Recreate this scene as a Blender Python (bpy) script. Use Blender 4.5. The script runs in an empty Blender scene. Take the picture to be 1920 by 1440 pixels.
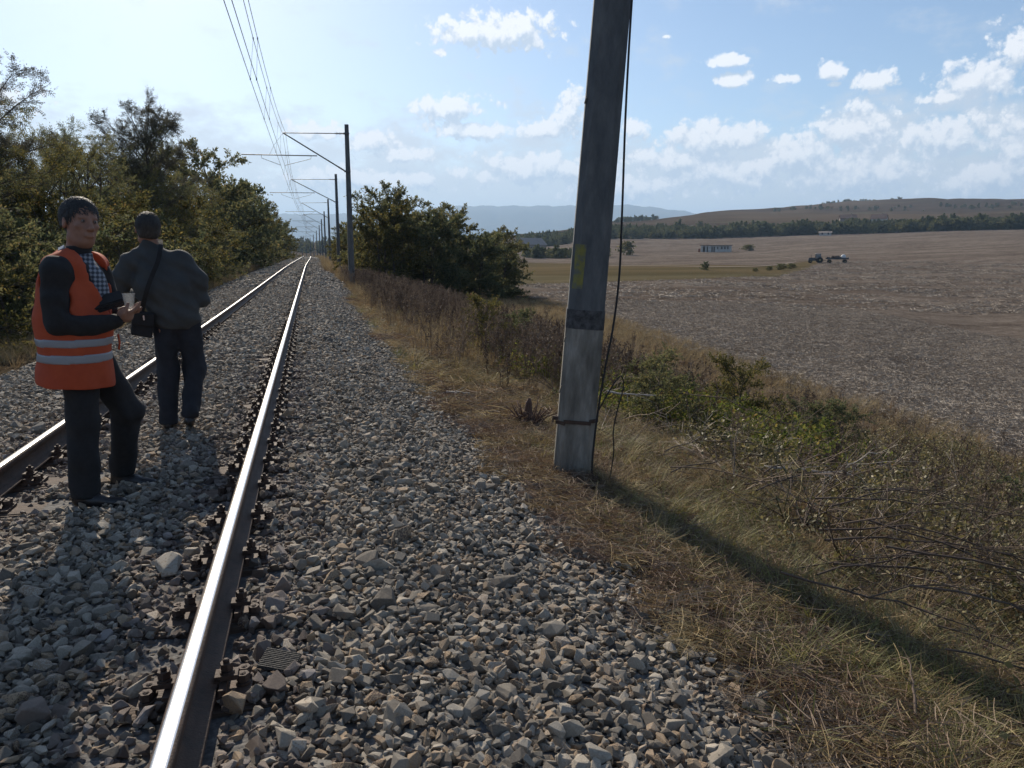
import bpy, math, random
import numpy as np
from mathutils import Vector, Matrix

random.seed(7)
rng = np.random.default_rng(11)
S = bpy.context.scene
C = S.collection
R = math.radians
PI = math.pi

# ------------------------------------------------------------------ camera
CAM = (1.185, 0.0, 1.31)
YAW, PITCH = 14.6, 9.57
cam_data = bpy.data.cameras.new('camera')
cam = bpy.data.objects.new('camera', cam_data)
C.objects.link(cam)
cam.location = CAM
cam.rotation_euler = (R(90 - PITCH), 0, R(-YAW))
cam_data.sensor_width = 36
cam_data.lens = 36 * 1442 / 1920
cam_data.clip_start = 0.05
cam_data.clip_end = 60000
S.camera = cam

# ------------------------------------------------------------------ sun, sky
SUN_AZ, SUN_EL = -9.6, 31.0          # azimuth from +Y towards +X, elevation
sun_data = bpy.data.lights.new('sun', 'SUN')
sun_data.energy = 4.9
sun_data.angle = R(0.5)
sun_data.color = (1.0, 0.89, 0.74)
sun = bpy.data.objects.new('sun', sun_data)
C.objects.link(sun)
sd = Vector((math.sin(R(SUN_AZ)) * math.cos(R(SUN_EL)), math.cos(R(SUN_AZ)) * math.cos(R(SUN_EL)), math.sin(R(SUN_EL))))
sun.rotation_euler = sd.to_track_quat('Z', 'Y').to_euler()

W = bpy.data.worlds.new('World')
S.world = W
W.use_nodes = True
wn, wl = W.node_tree.nodes, W.node_tree.links
wn.clear()

# (azimuth, elevation, radius az, radius el) in degrees of every cloud
CLOUDS = [
 (13.3, 15.1, 5.0, 1.35), (15.5, 15.2, 2.4, 1.3), (11.2, 14.8, 2.2, .8), (9.4, 13.7, .62, .25), (10.4, 10.1, 3.1, 1.1), (11.5, 8.7, 4.4, .7), (18.8, 9.7, 1.4, 1.8),
 (16.7, 8.7, 2.6, .75), (.8, 8.4, 2.5, .75), (4.4, 7.7, 2.1, .8), (7.0, 6.9, 2.6, .7), (29.3, 12.8, 1.9, .5), (29.8, 11.6, 1.3, .55), (33.4, 11.4, 1.05, .38),
 (36.0, 11.7, 1.2, .68), (36.2, 10.9, .6, .2), (38.9, 10.9, 1.45, .8), (44.4, 10.4, 2.9, 1.3), (46.4, 12.0, 1.6, 1.7), (43.4, 9.6, 1.9, .4), (25.3, 14.5, .4, .2),
 (28.5, 7.7, 3.0, 1.6), (25.6, 6.5, 3.4, 1.3), (38.3, 7.9, 3.2, 2.0), (34.5, 6.6, 3.2, 1.6), (43.6, 7.4, 3.8, 1.6), (47.3, 5.8, 1.6, 2.3), (23.3, 8.6, 1.2, .9),
 (29.3, 5.6, 5.6, 1.6), (37.9, 5.2, 5.6, 1.6), (31.0, 7.9, 1.7, 1.0), (16.1, 6.0, 6.6, 1.3), (4.7, 5.2, 6.6, 1.1), (45.5, 4.6, 4.6, 1.5), (22.0, 4.6, 5.0, 1.3),
 (56.0, 9.0, 4.5, 2.4), (63.0, 14.0, 4.0, 1.8), (75.0, 9.0, 6.0, 2.6), (-20.0, 9.0, 4.0, 1.5), (-40.0, 11.0, 5.0, 2.0),
 (-70.0, 14.0, 6.0, 2.4), (100.0, 12.0, 6.0, 2.4), (135.0, 16.0, 7.0, 3.0), (170.0, 10.0, 7.0, 2.6), (-120.0, 13.0, 7.0, 3.0),
]

def gmath(n, l, op, a, b=None, c=None, clamp=False):
    m = n.new('ShaderNodeMath'); m.operation = op; m.use_clamp = clamp
    for i, v in enumerate((a, b, c)):
        if v is None: continue
        if isinstance(v, (int, float)): m.inputs[i].default_value = v
        else: l.new(v, m.inputs[i])
    return m.outputs[0]

cg = bpy.data.node_groups.new('cloud_density', 'ShaderNodeTree')
cg.interface.new_socket('P', in_out='INPUT', socket_type='NodeSocketVector')
cg.interface.new_socket('D', in_out='OUTPUT', socket_type='NodeSocketFloat')
n, l = cg.nodes, cg.links
gi = n.new('NodeGroupInput'); go = n.new('NodeGroupOutput')
P = gi.outputs['P']
best = None
for (a, e, ra, re) in CLOUDS:
    v = n.new('ShaderNodeVectorMath'); v.operation = 'MULTIPLY_ADD'
    l.new(P, v.inputs[0]); v.inputs[1].default_value = (1 / ra, 1 / re, 0); v.inputs[2].default_value = (-a / ra, -e / re, 0)
    d = n.new('ShaderNodeVectorMath'); d.operation = 'LENGTH'; l.new(v.outputs[0], d.inputs[0])
    best = d.outputs['Value'] if best is None else gmath(n, l, 'SMOOTH_MIN', best, d.outputs['Value'], 0.25)
s = gmath(n, l, 'SUBTRACT', 1.0, best)
nz = n.new('ShaderNodeTexNoise'); nz.inputs['Scale'].default_value = 0.55; nz.inputs['Detail'].default_value = 7
nz.inputs['Roughness'].default_value = 0.55; nz.inputs['Distortion'].default_value = 0.25
l.new(P, nz.inputs['Vector'])
b1 = n.new('ShaderNodeTexVoronoi'); b1.feature = 'SMOOTH_F1'; b1.inputs['Scale'].default_value = 1.3
b1.inputs['Detail'].default_value = 3; b1.inputs['Smoothness'].default_value = 0.35; b1.inputs['Roughness'].default_value = 0.6
wv = n.new('ShaderNodeVectorMath'); wv.operation = 'MULTIPLY_ADD'
l.new(nz.outputs['Color'], wv.inputs[0]); wv.inputs[1].default_value = (1.0, 1.0, 0); l.new(P, wv.inputs[2])
l.new(wv.outputs[0], b1.inputs['Vector'])
t = gmath(n, l, 'MULTIPLY_ADD', nz.outputs['Fac'], 1.5, -.80)
t = gmath(n, l, 'ADD', s, t)
t = gmath(n, l, 'MULTIPLY_ADD', b1.outputs['Distance'], -0.75, t)
t = gmath(n, l, 'ADD', t, 0.95)
l.new(t, go.inputs['D'])

n, l = wn, wl
tc = n.new('ShaderNodeTexCoord')
sp = n.new('ShaderNodeSeparateXYZ'); l.new(tc.outputs['Generated'], sp.inputs[0])
az = gmath(n, l, 'MULTIPLY', gmath(n, l, 'ARCTAN2', sp.outputs['X'], sp.outputs['Y']), 180 / PI)
el = gmath(n, l, 'MULTIPLY', gmath(n, l, 'ARCSINE', sp.outputs['Z']), 180 / PI)
cx = n.new('ShaderNodeCombineXYZ'); l.new(az, cx.inputs[0]); l.new(el, cx.inputs[1])
g1 = n.new('ShaderNodeGroup'); g1.node_tree = cg; l.new(cx.outputs[0], g1.inputs[0])
of = n.new('ShaderNodeVectorMath'); of.operation = 'ADD'; l.new(cx.outputs[0], of.inputs[0]); of.inputs[1].default_value = (-0.25, 0.75, 0)
g2 = n.new('ShaderNodeGroup'); g2.node_tree = cg; l.new(of.outputs[0], g2.inputs[0])
dens = n.new('ShaderNodeMapRange'); dens.interpolation_type = 'SMOOTHSTEP'
l.new(g1.outputs[0], dens.inputs['Value']); dens.inputs['From Min'].default_value = 0.0; dens.inputs['From Max'].default_value = 0.5
# cloud light: thin edges towards the sun are bright, thick cores greyer
lit = gmath(n, l, 'SUBTRACT', g1.outputs[0], g2.outputs[0])
litr = n.new('ShaderNodeMapRange'); l.new(lit, litr.inputs['Value'])
litr.inputs['From Min'].default_value = -0.35; litr.inputs['From Max'].default_value = 0.45
cc = n.new('ShaderNodeMix'); cc.data_type = 'RGBA'
l.new(litr.outputs[0], cc.inputs['Factor'])
cc.inputs['A'].default_value = (0.52, 0.60, 0.70, 1); cc.inputs['B'].default_value = (0.93, 0.93, 0.94, 1)
# low bank of pale cloud near the horizon
bn = n.new('ShaderNodeTexNoise'); bn.inputs['Scale'].default_value = 0.22; bn.inputs['Detail'].default_value = 8; bn.inputs['Roughness'].default_value = 0.6
bs = n.new('ShaderNodeVectorMath'); bs.operation = 'MULTIPLY'; l.new(cx.outputs[0], bs.inputs[0]); bs.inputs[1].default_value = (1, 1.8, 0)
l.new(bs.outputs[0], bn.inputs['Vector'])
be = n.new('ShaderNodeMapRange'); l.new(el, be.inputs['Value']); be.inputs['From Min'].default_value = 11.5; be.inputs['From Max'].default_value = 3.5
bt = gmath(n, l, 'ADD', be.outputs[0], gmath(n, l, 'MULTIPLY_ADD', bn.outputs['Fac'], 2.2, -1.1))
bd = n.new('ShaderNodeMapRange'); bd.interpolation_type = 'SMOOTHSTEP'; l.new(bt, bd.inputs['Value'])
bd.inputs['From Min'].default_value = 0.05; bd.inputs['From Max'].default_value = 0.75; bd.inputs['To Max'].default_value = 0.82
sky = n.new('ShaderNodeTexSky'); sky.sky_type = 'NISHITA'; sky.sun_disc = False
sky.sun_elevation = R(SUN_EL); sky.sun_rotation = R(SUN_AZ); sky.altitude = 400
sky.air_density = 1.0; sky.dust_density = 0.6; sky.ozone_density = 2.0
bg = n.new('ShaderNodeBackground'); l.new(sky.outputs[0], bg.inputs[0]); bg.inputs[1].default_value = 0.097
bgb = n.new('ShaderNodeBackground'); bgb.inputs[0].default_value = (0.80, 0.85, 0.92, 1); bgb.inputs[1].default_value = 0.74
bgc = n.new('ShaderNodeBackground'); l.new(cc.outputs['Result'], bgc.inputs[0]); bgc.inputs[1].default_value = 0.95
m1 = n.new('ShaderNodeMixShader'); l.new(bd.outputs[0], m1.inputs[0]); l.new(bg.outputs[0], m1.inputs[1]); l.new(bgb.outputs[0], m1.inputs[2])
m2 = n.new('ShaderNodeMixShader'); l.new(gmath(n, l, 'MULTIPLY', dens.outputs[0], 0.9), m2.inputs[0]); l.new(m1.outputs[0], m2.inputs[1]); l.new(bgc.outputs[0], m2.inputs[2])
wo = n.new('ShaderNodeOutputWorld'); l.new(m2.outputs[0], wo.inputs['Surface'])
W.cycles.sampling_method = 'MANUAL'; W.cycles.sample_map_resolution = 512

S.view_settings.view_transform = 'Standard'
S.view_settings.look = 'None'
S.view_settings.exposure = 0.37
S.view_settings.gamma = 1
S.cycles.use_denoising = True
S.cycles.max_bounces = 5
S.cycles.diffuse_bounces = 3
S.cycles.volume_bounces = 0
S.cycles.transmission_bounces = 4
S.cycles.transparent_max_bounces = 12

# ------------------------------------------------------------------ materials
def ramp(n, stops):
    r = n.new('ShaderNodeValToRGB')
    e = r.color_ramp.elements
    while len(e) > 1: e.remove(e[-1])
    e[0].position = stops[0][0]; e[0].color = (*stops[0][1], 1)
    for p, c in stops[1:]:
        q = e.new(p); q.color = (*c, 1)
    return r

def mat(name, color=(.5, .5, .5), rough=.8, metal=0, stops=None, source='noise', scale=8, detail=6, bump=0, bump_scale=30,
        translucent=0, alpha=None, spec=0.5, stretch=(1, 1, 1)):
    m = bpy.data.materials.new(name); m.use_nodes = True
    n, l = m.node_tree.nodes, m.node_tree.links
    b = n['Principled BSDF']
    b.inputs['Roughness'].default_value = rough; b.inputs['Metallic'].default_value = metal
    b.inputs['Specular IOR Level'].default_value = spec
    b.inputs['Base Color'].default_value = (*color, 1)
    tcn = n.new('ShaderNodeTexCoord')
    mp = n.new('ShaderNodeMapping'); mp.inputs['Scale'].default_value = stretch; l.new(tcn.outputs['Object'], mp.inputs[0])
    col = None
    if stops:
        r = ramp(n, stops)
        if source == 'noise':
            z = n.new('ShaderNodeTexNoise'); z.inputs['Scale'].default_value = scale; z.inputs['Detail'].default_value = detail
            z.inputs['Roughness'].default_value = .65
            l.new(mp.outputs[0], z.inputs['Vector']); l.new(z.outputs['Fac'], r.inputs[0])
        elif source == 'island':
            g = n.new('ShaderNodeNewGeometry'); l.new(g.outputs['Random Per Island'], r.inputs[0])
        elif source == 'object':
            g = n.new('ShaderNodeObjectInfo')
            z = n.new('ShaderNodeTexNoise'); z.inputs['Scale'].default_value = scale; z.inputs['Detail'].default_value = 4
            l.new(mp.outputs[0], z.inputs['Vector'])
            k = gmath(n, l, 'MULTIPLY_ADD', z.outputs['Fac'], .5, -.25)
            l.new(gmath(n, l, 'ADD', g.outputs['Random'], k, clamp=True), r.inputs[0])
        col = r.outputs[0]
        l.new(col, b.inputs['Base Color'])
    if bump:
        z2 = n.new('ShaderNodeTexNoise'); z2.inputs['Scale'].default_value = bump_scale; z2.inputs['Detail'].default_value = 8
        l.new(mp.outputs[0], z2.inputs['Vector'])
        bp = n.new('ShaderNodeBump'); bp.inputs['Strength'].default_value = bump; bp.inputs['Distance'].default_value = .02
        l.new(z2.outputs['Fac'], bp.inputs['Height']); l.new(bp.outputs[0], b.inputs['Normal'])
    if translucent:
        o = n['Material Output']
        tr = n.new('ShaderNodeBsdfTranslucent'); tr.inputs[0].default_value = (*[min(1, c * 1.4) for c in color], 1)
        if col: l.new(col, tr.inputs[0])
        mx = n.new('ShaderNodeMixShader'); mx.inputs[0].default_value = translucent
        l.new(b.outputs[0], mx.inputs[1]); l.new(tr.outputs[0], mx.inputs[2]); l.new(mx.outputs[0], o.inputs['Surface'])
    return m

M = {}
M['stone'] = mat('ballast_stone', source='object', scale=9, rough=.88, bump=.45, bump_scale=40,
    stops=[(0, (.110, .092, .072)), (.3, (.205, .176, .138)), (.55, (.295, .256, .202)), (.74, (.43, .38, .305)), (.84, (.26, .19, .135)), (.92, (.40, .29, .175)), (1, (.12, .08, .058))])
M['stone_rust'] = mat('brake_dusted_stone', source='object', scale=9, rough=.9, bump=.45, bump_scale=40,
    stops=[(0, (.09, .07, .06)), (.4, (.16, .125, .10)), (.75, (.22, .175, .145)), (1, (.28, .25, .23))])
M['bed'] = mat('ballast_bed', stops=[(.3, (.05, .047, .043)), (.5, (.11, .105, .10)), (.7, (.20, .19, .175))], scale=30, rough=.95, bump=1, bump_scale=22)
M['rust'] = mat('rusty_steel', stops=[(.3, (.035, .022, .016)), (.6, (.075, .043, .028)), (.8, (.12, .065, .04))], scale=14, rough=.75, bump=.3, bump_scale=120)
M['railtop'] = mat('polished_rail_top', stops=[(.3, (.62, .60, .57)), (.7, (.74, .73, .71))], scale=3, rough=.27, metal=1, bump=.04, bump_scale=60, stretch=(8, .15, 1))
M['sleeper'] = mat('weathered_sleeper', stops=[(.3, (.045, .032, .025)), (.55, (.10, .068, .048)), (.75, (.18, .12, .085))], scale=6, rough=.85, bump=.6, bump_scale=16, stretch=(.6, 7, 7))
M['concrete'] = mat('mast_concrete', stops=[(.3, (.075, .068, .056)), (.45, (.16, .148, .125)), (.55, (.215, .20, .17)), (.7, (.35, .33, .29))], scale=7, rough=.9, bump=.7, bump_scale=45, stretch=(1, 1, .25))
M['concrete_grey'] = mat('mast_grey_paint', stops=[(.33, (.070, .076, .080)), (.5, (.105, .11, .112)), (.67, (.15, .153, .15))], scale=9, rough=.85, bump=.5, bump_scale=60, stretch=(1, 1, .3))
M['band'] = mat('mast_dark_band', stops=[(.35, (.03, .029, .03)), (.6, (.095, .095, .095))], scale=18, rough=.9, bump=.5, bump_scale=60)
M['yellow'] = mat('faded_yellow_paint', stops=[(.40, (.12, .125, .11)), (.52, (.20, .185, .055)), (.7, (.27, .24, .05))], scale=11, rough=.85)
M['tar'] = mat('black_cable', (.012, .012, .013), rough=.6)
M['galv'] = mat('galvanised_tube', stops=[(.3, (.10, .10, .105)), (.7, (.19, .19, .20))], scale=20, rough=.55, metal=.5)
M['copper'] = mat('dull_copper_wire', (.07, .075, .07), rough=.6, metal=.3)
M['insul'] = mat('brown_insulator', (.10, .04, .025), rough=.25)
LEAF = [(0, (.085, .098, .050)), (.3, (.125, .135, .064)), (.55, (.155, .158, .072)), (.84, (.20, .185, .08)), (.96, (.26, .21, .08)), (1, (.19, .13, .06))]
M['leaf_a'] = mat('olive_leaf', source='island', stops=LEAF, rough=.8, spec=.25, translucent=.5)
M['leaf_b'] = mat('yellowing_leaf', source='island', rough=.8, spec=.25, translucent=.5,
    stops=[(0, (.058, .062, .026)), (.45, (.105, .100, .034)), (.8, (.14, .125, .042)), (.95, (.24, .18, .05)), (1, (.16, .095, .04))])
M['leaf_c'] = mat('dark_green_leaf', source='island', rough=.8, spec=.25, translucent=.48,
    stops=[(0, (.074, .092, .050)), (.4, (.105, .122, .060)), (.75, (.14, .15, .068)), (1, (.19, .17, .075))])
M['leaf_g'] = mat('dry_grey_leaf', source='island', rough=.8, spec=.25, translucent=.35,
    stops=[(0, (.06, .062, .045)), (.5, (.10, .097, .07)), (1, (.15, .135, .095))])
M['bark'] = mat('bark', stops=[(.3, (.045, .035, .028)), (.7, (.11, .09, .075))], scale=14, rough=.95, bump=.6, bump_scale=30)
M['grass_dry'] = mat('dry_grass', source='object', rough=.8, spec=.2, translucent=.25,
    stops=[(0, (.20, .135, .068)), (.35, (.31, .23, .12)), (.7, (.41, .325, .18)), (1, (.19, .11, .056))])
M['grass_red'] = mat('red_brown_straw', source='object', rough=.8, translucent=.22,
    stops=[(0, (.11, .065, .043)), (.4, (.18, .115, .078)), (.75, (.29, .22, .155)), (1, (.09, .05, .035))])
M['grass_green'] = mat('olive_grass', source='object', rough=.65, translucent=.35,
    stops=[(0, (.10, .108, .028)), (.45, (.185, .18, .045)), (.8, (.29, .26, .085)), (1, (.38, .31, .14))])
M['weed'] = mat('brown_weed', source='object', rough=.85, translucent=.15,
    stops=[(0, (.065, .045, .033)), (.5, (.13, .092, .066)), (1, (.22, .165, .115))])
M['bramble'] = mat('bramble_leaf', source='island', rough=.85, spec=.2, translucent=.45,
    stops=[(0, (.07, .095, .022)), (.4, (.125, .150, .032)), (.75, (.19, .20, .045)), (.93, (.28, .24, .06)), (1, (.26, .14, .05))])
M['twig'] = mat('bare_twig', source='object', rough=.85, scale=3,
    stops=[(0, (.06, .04, .03)), (.5, (.13, .09, .065)), (.85, (.26, .20, .15)), (1, (.38, .32, .26))])
M['straw'] = mat('stubble_straw', source='object', rough=.7, scale=3, translucent=.15,
    stops=[(0, (.15, .118, .09)), (.5, (.26, .215, .168)), (1, (.39, .335, .27))])
M['clod'] = mat('soil_clod', source='object', rough=.95, scale=6, stops=[(0, (.06, .045, .037)), (1, (.13, .10, .08))])

# ------------------------------------------------------------------ mesh helpers
def obj(name, mesh, parent=None, loc=(0, 0, 0), rot=(0, 0, 0)):
    o = bpy.data.objects.new(name, mesh); C.objects.link(o)
    o.location = loc; o.rotation_euler = rot
    if parent: o.parent = parent
    return o

def tag(o, label=None, cat=None, group=None, kind=None):
    if label: o['label'] = label
    if cat: o['category'] = cat
    if group: o['group'] = group
    if kind: o['kind'] = kind
    return o

def empty(name, loc=(0, 0, 0), rz=0, label=None, cat=None, group=None):
    o = bpy.data.objects.new(name, None); C.objects.link(o)
    o.location = loc; o.rotation_euler = (0, 0, rz); o.empty_display_size = .1
    return tag(o, label, cat, group)

def mesh_np(name, V, F, m, smooth=False, midx=None):
    """V (n,3), F (k,3|4) arrays -> mesh; m a material or a list of them"""
    me = bpy.data.meshes.new(name)
    V = np.asarray(V, np.float32); F = np.asarray(F, np.int32)
    nf, k = F.shape
    me.vertices.add(len(V)); me.vertices.foreach_set('co', V.ravel())
    me.loops.add(nf * k); me.loops.foreach_set('vertex_index', F.ravel())
    me.polygons.add(nf); me.polygons.foreach_set('loop_start', np.arange(0, nf * k, k, dtype=np.int32))
    me.polygons.foreach_set('loop_total', np.full(nf, k, np.int32))
    me.update(calc_edges=True)
    me.validate()
    for q in (m if isinstance(m, (list, tuple)) else [m]): me.materials.append(q)
    if midx is not None and len(me.polygons) == nf: me.polygons.foreach_set('material_index', np.asarray(midx, np.int32))
    if smooth: me.polygons.foreach_set('use_smooth', np.ones(len(me.polygons), bool))
    return me

class MB:
    """collects quads/tris with a material slot each"""
    def __init__(s): s.v = []; s.f = []; s.m = []; s.sm = []
    def add(s, V, F, mi=0, sm=False):
        o = len(s.v); s.v += [tuple(map(float, p)) for p in V]
        for f in F: s.f.append(tuple(int(i) + o for i in f)); s.m.append(mi); s.sm.append(sm)
        return s
    def box(s, c, d, mi=0, rz=0, taper=1.0, tilt=None):
        x, y, z = [q / 2 for q in d]; V = []
        for k in (-1, 1):
            t = taper if k > 0 else 1
            for i, j in ((-1, -1), (1, -1), (1, 1), (-1, 1)): V.append(Vector((i * x * t, j * y * t, k * z)))
        mt = Matrix.Rotation(rz, 3, 'Z')
        if tilt: mt = mt @ Matrix.Rotation(tilt[0], 3, 'X') @ Matrix.Rotation(tilt[1], 3, 'Y')
        V = [mt @ p + Vector(c) for p in V]
        return s.add(V, [(3, 2, 1, 0), (4, 5, 6, 7), (0, 1, 5, 4), (1, 2, 6, 5), (2, 3, 7, 6), (3, 0, 4, 7)], mi)
    def tube(s, pts, r, n=8, mi=0, cap=True, sm=True):
        V, F = tube_np(np.array(pts, float), r, n)
        s.add(V, F, mi, sm)
        if cap:
            k = len(V); o = len(s.v) - k
            s.f.append(tuple(range(o + n - 1, o - 1, -1))); s.m.append(mi); s.sm.append(False)
            s.f.append(tuple(range(o + k - n, o + k))); s.m.append(mi); s.sm.append(False)
        return s
    def lathe(s, prof, c=(0, 0, 0), n=16, mi=0, sm=True, axis='Z'):
        V = []; F = []
        for r, z in prof:
            for i in range(n):
                a = 2 * PI * i / n; p = (r * math.cos(a), r * math.sin(a), z)
                if axis == 'X': p = (z, p[0], p[1])
                if axis == 'Y': p = (p[0], z, p[1])
                V.append((p[0] + c[0], p[1] + c[1], p[2] + c[2]))
        for j in range(len(prof) - 1):
            for i in range(n):
                a, b = j * n + i, j * n + (i + 1) % n
                F.append((a, b, b + n, a + n))
        o = len(s.v); s.add(V, F, mi, sm)
        s.f.append(tuple(range(o + n - 1, o - 1, -1))); s.m.append(mi); s.sm.append(False)
        k = o + (len(prof) - 1) * n
        s.f.append(tuple(range(k, k + n))); s.m.append(mi); s.sm.append(False)
        return s
    def mesh(s, name, mats):
        me = bpy.data.meshes.new(name); me.from_pydata(s.v, [], s.f)
        for q in (mats if isinstance(mats, (list, tuple)) else [mats]): me.materials.append(q)
        me.polygons.foreach_set('material_index', s.m); me.polygons.foreach_set('use_smooth', s.sm)
        me.update(); return me
    def obj(s, name, mats, parent=None, loc=(0, 0, 0), rot=(0, 0, 0)): return obj(name, s.mesh(name, mats), parent, loc, rot)

def tube_np(P, r, n=6):
    P = np.asarray(P, float); k = len(P)
    r = np.full(k, r, float) if np.isscalar(r) else np.asarray(r, float)
    T = np.gradient(P, axis=0); T /= np.linalg.norm(T, axis=1, keepdims=True) + 1e-9
    ref = np.array([0, 0, 1.]) if abs(T[:, 2]).mean() < .8 else np.array([1., 0, 0])
    A = np.cross(T, ref); A /= np.linalg.norm(A, axis=1, keepdims=True) + 1e-9
    B = np.cross(T, A)
    a = np.arange(n) * 2 * PI / n
    V = P[:, None] + r[:, None, None] * (np.cos(a)[None, :, None] * A[:, None] + np.sin(a)[None, :, None] * B[:, None])
    i = np.arange(n); j = (i + 1) % n
    F = np.concatenate([np.stack([q * n + i, q * n + j, (q + 1) * n + j, (q + 1) * n + i], 1) for q in range(k - 1)])
    return V.reshape(-1, 3), F

class Acc:
    """numpy accumulator for quad meshes"""
    def __init__(s): s.V = []; s.F = []; s.n = 0
    def add(s, V, F): s.V.append(V); s.F.append(F + s.n); s.n += len(V)
    def mesh(s, name, m, smooth=False): return mesh_np(name, np.concatenate(s.V), np.concatenate(s.F), m, smooth)

# ------------------------------------------------------------------ terrain functions
TY = [-60, 0, 20, 70, 105, 138, 172, 205, 240, 300, 370, 450, 560]
TX = [0, 0, 0, .12, .45, .7, .8, .75, .4, -1.1, -5, -12.5, -27]
TZ = [0, 0, 0.02, .38, .62, .80, .92, .86, .45, -.2, -1.0, -1.6, -2]
def smooth_tab(xs, ys):
    g = np.arange(xs[0], xs[-1] + 1, 1.0); v = np.interp(g, xs, ys)
    pad = np.pad(v, 15, mode='edge'); k = np.hanning(31); k /= k.sum()
    return g, np.convolve(pad, k, 'valid')
GX, VX = smooth_tab(TY, TX); GZ, VZ = smooth_tab(TY, TZ)
def track_x(y): return np.interp(y, GX, VX)
def track_z(y): return np.interp(y, GZ, VZ)

AZ_T = [-60, -20, 8, 16.2, 22, 29.1, 38.2, 47.3, 60, 90]
Z_T = {  # azimuth: (distance, height)
 -60: [(20, -1.2), (100, -3), (400, -4), (900, 5), (2500, 30)],
 -20: [(20, -1.2), (100, -3), (400, -4), (900, 5), (2500, 30)],
 8: [(20, -2.6), (100, -2.7), (220, -3), (400, -3), (650, 3), (900, 14), (2500, 24)],
 16.2: [(20, -2.6), (100, -2.5), (220, -2.1), (300, -1.3), (500, 3.2), (650, 9.5), (900, 25), (1300, 22), (3000, 20)],
 22: [(20, -2.7), (100, -2.4), (200, -1.8), (300, -.3), (450, 4.9), (620, 14.0), (1100, 46), (1600, 36), (3000, 20)],
 29.1: [(20, -2.6), (60, -2.8), (120, -2.2), (200, -1.7), (400, 2.0), (560, 10.5), (650, 16), (800, 27), (1500, 82), (1900, 70), (3000, 30)],
 38.2: [(15, -2.5), (45, -3.4), (90, -3.3), (180, -2.2), (240, -.6), (350, 2.8), (500, 9.6), (650, 16.5), (760, 25), (1250, 60), (1800, 116), (2400, 90), (3400, 50)],
 47.3: [(15, -2.6), (40, -4.0), (60, -4.2), (110, -3.8), (200, -2.0), (350, 3.4), (600, 15.5), (760, 26), (1200, 55), (1800, 106), (2400, 120), (3600, 80)],
 60: [(15, -2.8), (40, -4.2), (100, -4), (200, -1), (600, 20), (1200, 60), (2000, 130), (3600, 90)],
 90: [(15, -2.8), (40, -4.2), (100, -4), (600, 12), (1200, 30), (2000, 60), (3600, 60)],
}
LOGD = np.linspace(math.log(10), math.log(14000), 120)
ZTAB = []
for a in AZ_T:
    q = Z_T[a]; ZTAB.append(np.interp(LOGD, [math.log(d) for d, _ in q], [z for _, z in q]))
ZTAB = np.array(ZTAB)
k_ = np.hanning(9); k_ /= k_.sum()
ZTAB = np.array([np.convolve(np.pad(r_, 4, mode='edge'), k_, 'valid') for r_ in ZTAB])

_rs = np.random.default_rng(5)
_wv = [(_rs.uniform(-1, 1, 2), _rs.uniform(0, 6.28)) for _ in range(24)]
def wob(x, y, s, k0=0):
    """smooth pseudo noise in -1..1, feature size about s metres"""
    r = 0
    for i in range(6):
        d, p = _wv[(k0 + i) % 24]
        d = d / (np.hypot(*d) + 1e-6) * (1 + .35 * i)
        r = r + np.sin((x * d[0] + y * d[1]) * 2.2 / s + p) / (1 + .4 * i)
    return r / 2.6

PX = np.array([-60, -14, -9, -5, -3.9, -3.1, -2.2, 1.75, 2.8, 3.4, 4.4, 5.4, 7, 9.5, 12, 15, 22])
PZ = np.array([-3, -1.3, -1.0, -.62, -.5, -.42, -.235, -.235, -.43, -.52, -.66, -.88, -1.35, -1.95, -2.4, -2.62, -2.7])
def ground_z(x, y):
    x = np.asarray(x, float); y = np.asarray(y, float)
    rx = x - np.where(y > 0, track_x(y), 0)
    # the field side widens away from the camera
    wide = np.clip((y - 12) / 60, 0, 1) * .35
    xx = np.where(rx > 4, 4 + (rx - 4) / (1 + wide), rx)
    near = np.interp(xx, PX, PZ)
    near = near + track_z(np.clip(y, -60, 560)) * np.clip(1 - (np.abs(rx) - 5) / 14, 0, 1)
    near = near + np.where(rx > 3, .05 * wob(x, y, 1.6), 0) * np.clip((rx - 3), 0, 1) + np.where(rx < -4.2, .06 * wob(x, y, 2), 0)
    dx, dy = x - CAM[0], y
    d = np.hypot(dx, dy); a = np.degrees(np.arctan2(dx, dy))
    a = np.clip(np.where(a < -60, -60, a), -60, 90)
    ai = np.interp(a, AZ_T, np.arange(len(AZ_T))); di = np.interp(np.log(np.maximum(d, 10)), LOGD, np.arange(120))
    a0 = np.clip(ai.astype(int), 0, len(AZ_T) - 2); fa = ai - a0; fa = fa * fa * (3 - 2 * fa)
    d0 = np.clip(di.astype(int), 0, 118); fd = di - d0
    far = (ZTAB[a0, d0] * (1 - fd) + ZTAB[a0, d0 + 1] * fd) * (1 - fa) + (ZTAB[a0 + 1, d0] * (1 - fd) + ZTAB[a0 + 1, d0 + 1] * fd) * fa
    far = far + np.clip((d - 40) / 400, 0, 1) * .9 * wob(x, y, 60, 3) * np.clip(d / 400, .2, 3) * np.where(d > 700, 1, .25) + np.clip((d - 700) / 900, 0, 1) * 5 * wob(x, y, 260, 9)
    t = np.clip((np.abs(rx) - 14) / 9, 0, 1); t = t * t * (3 - 2 * t)
    t = np.where(y > 520, np.maximum(t, np.clip((y - 520) / 60, 0, 1)), t)
    t = np.where(y < -60, 1, t)
    return near * (1 - t) + far * t
def gz(x, y): return float(ground_z(np.array([x]), np.array([y]))[0])

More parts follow.
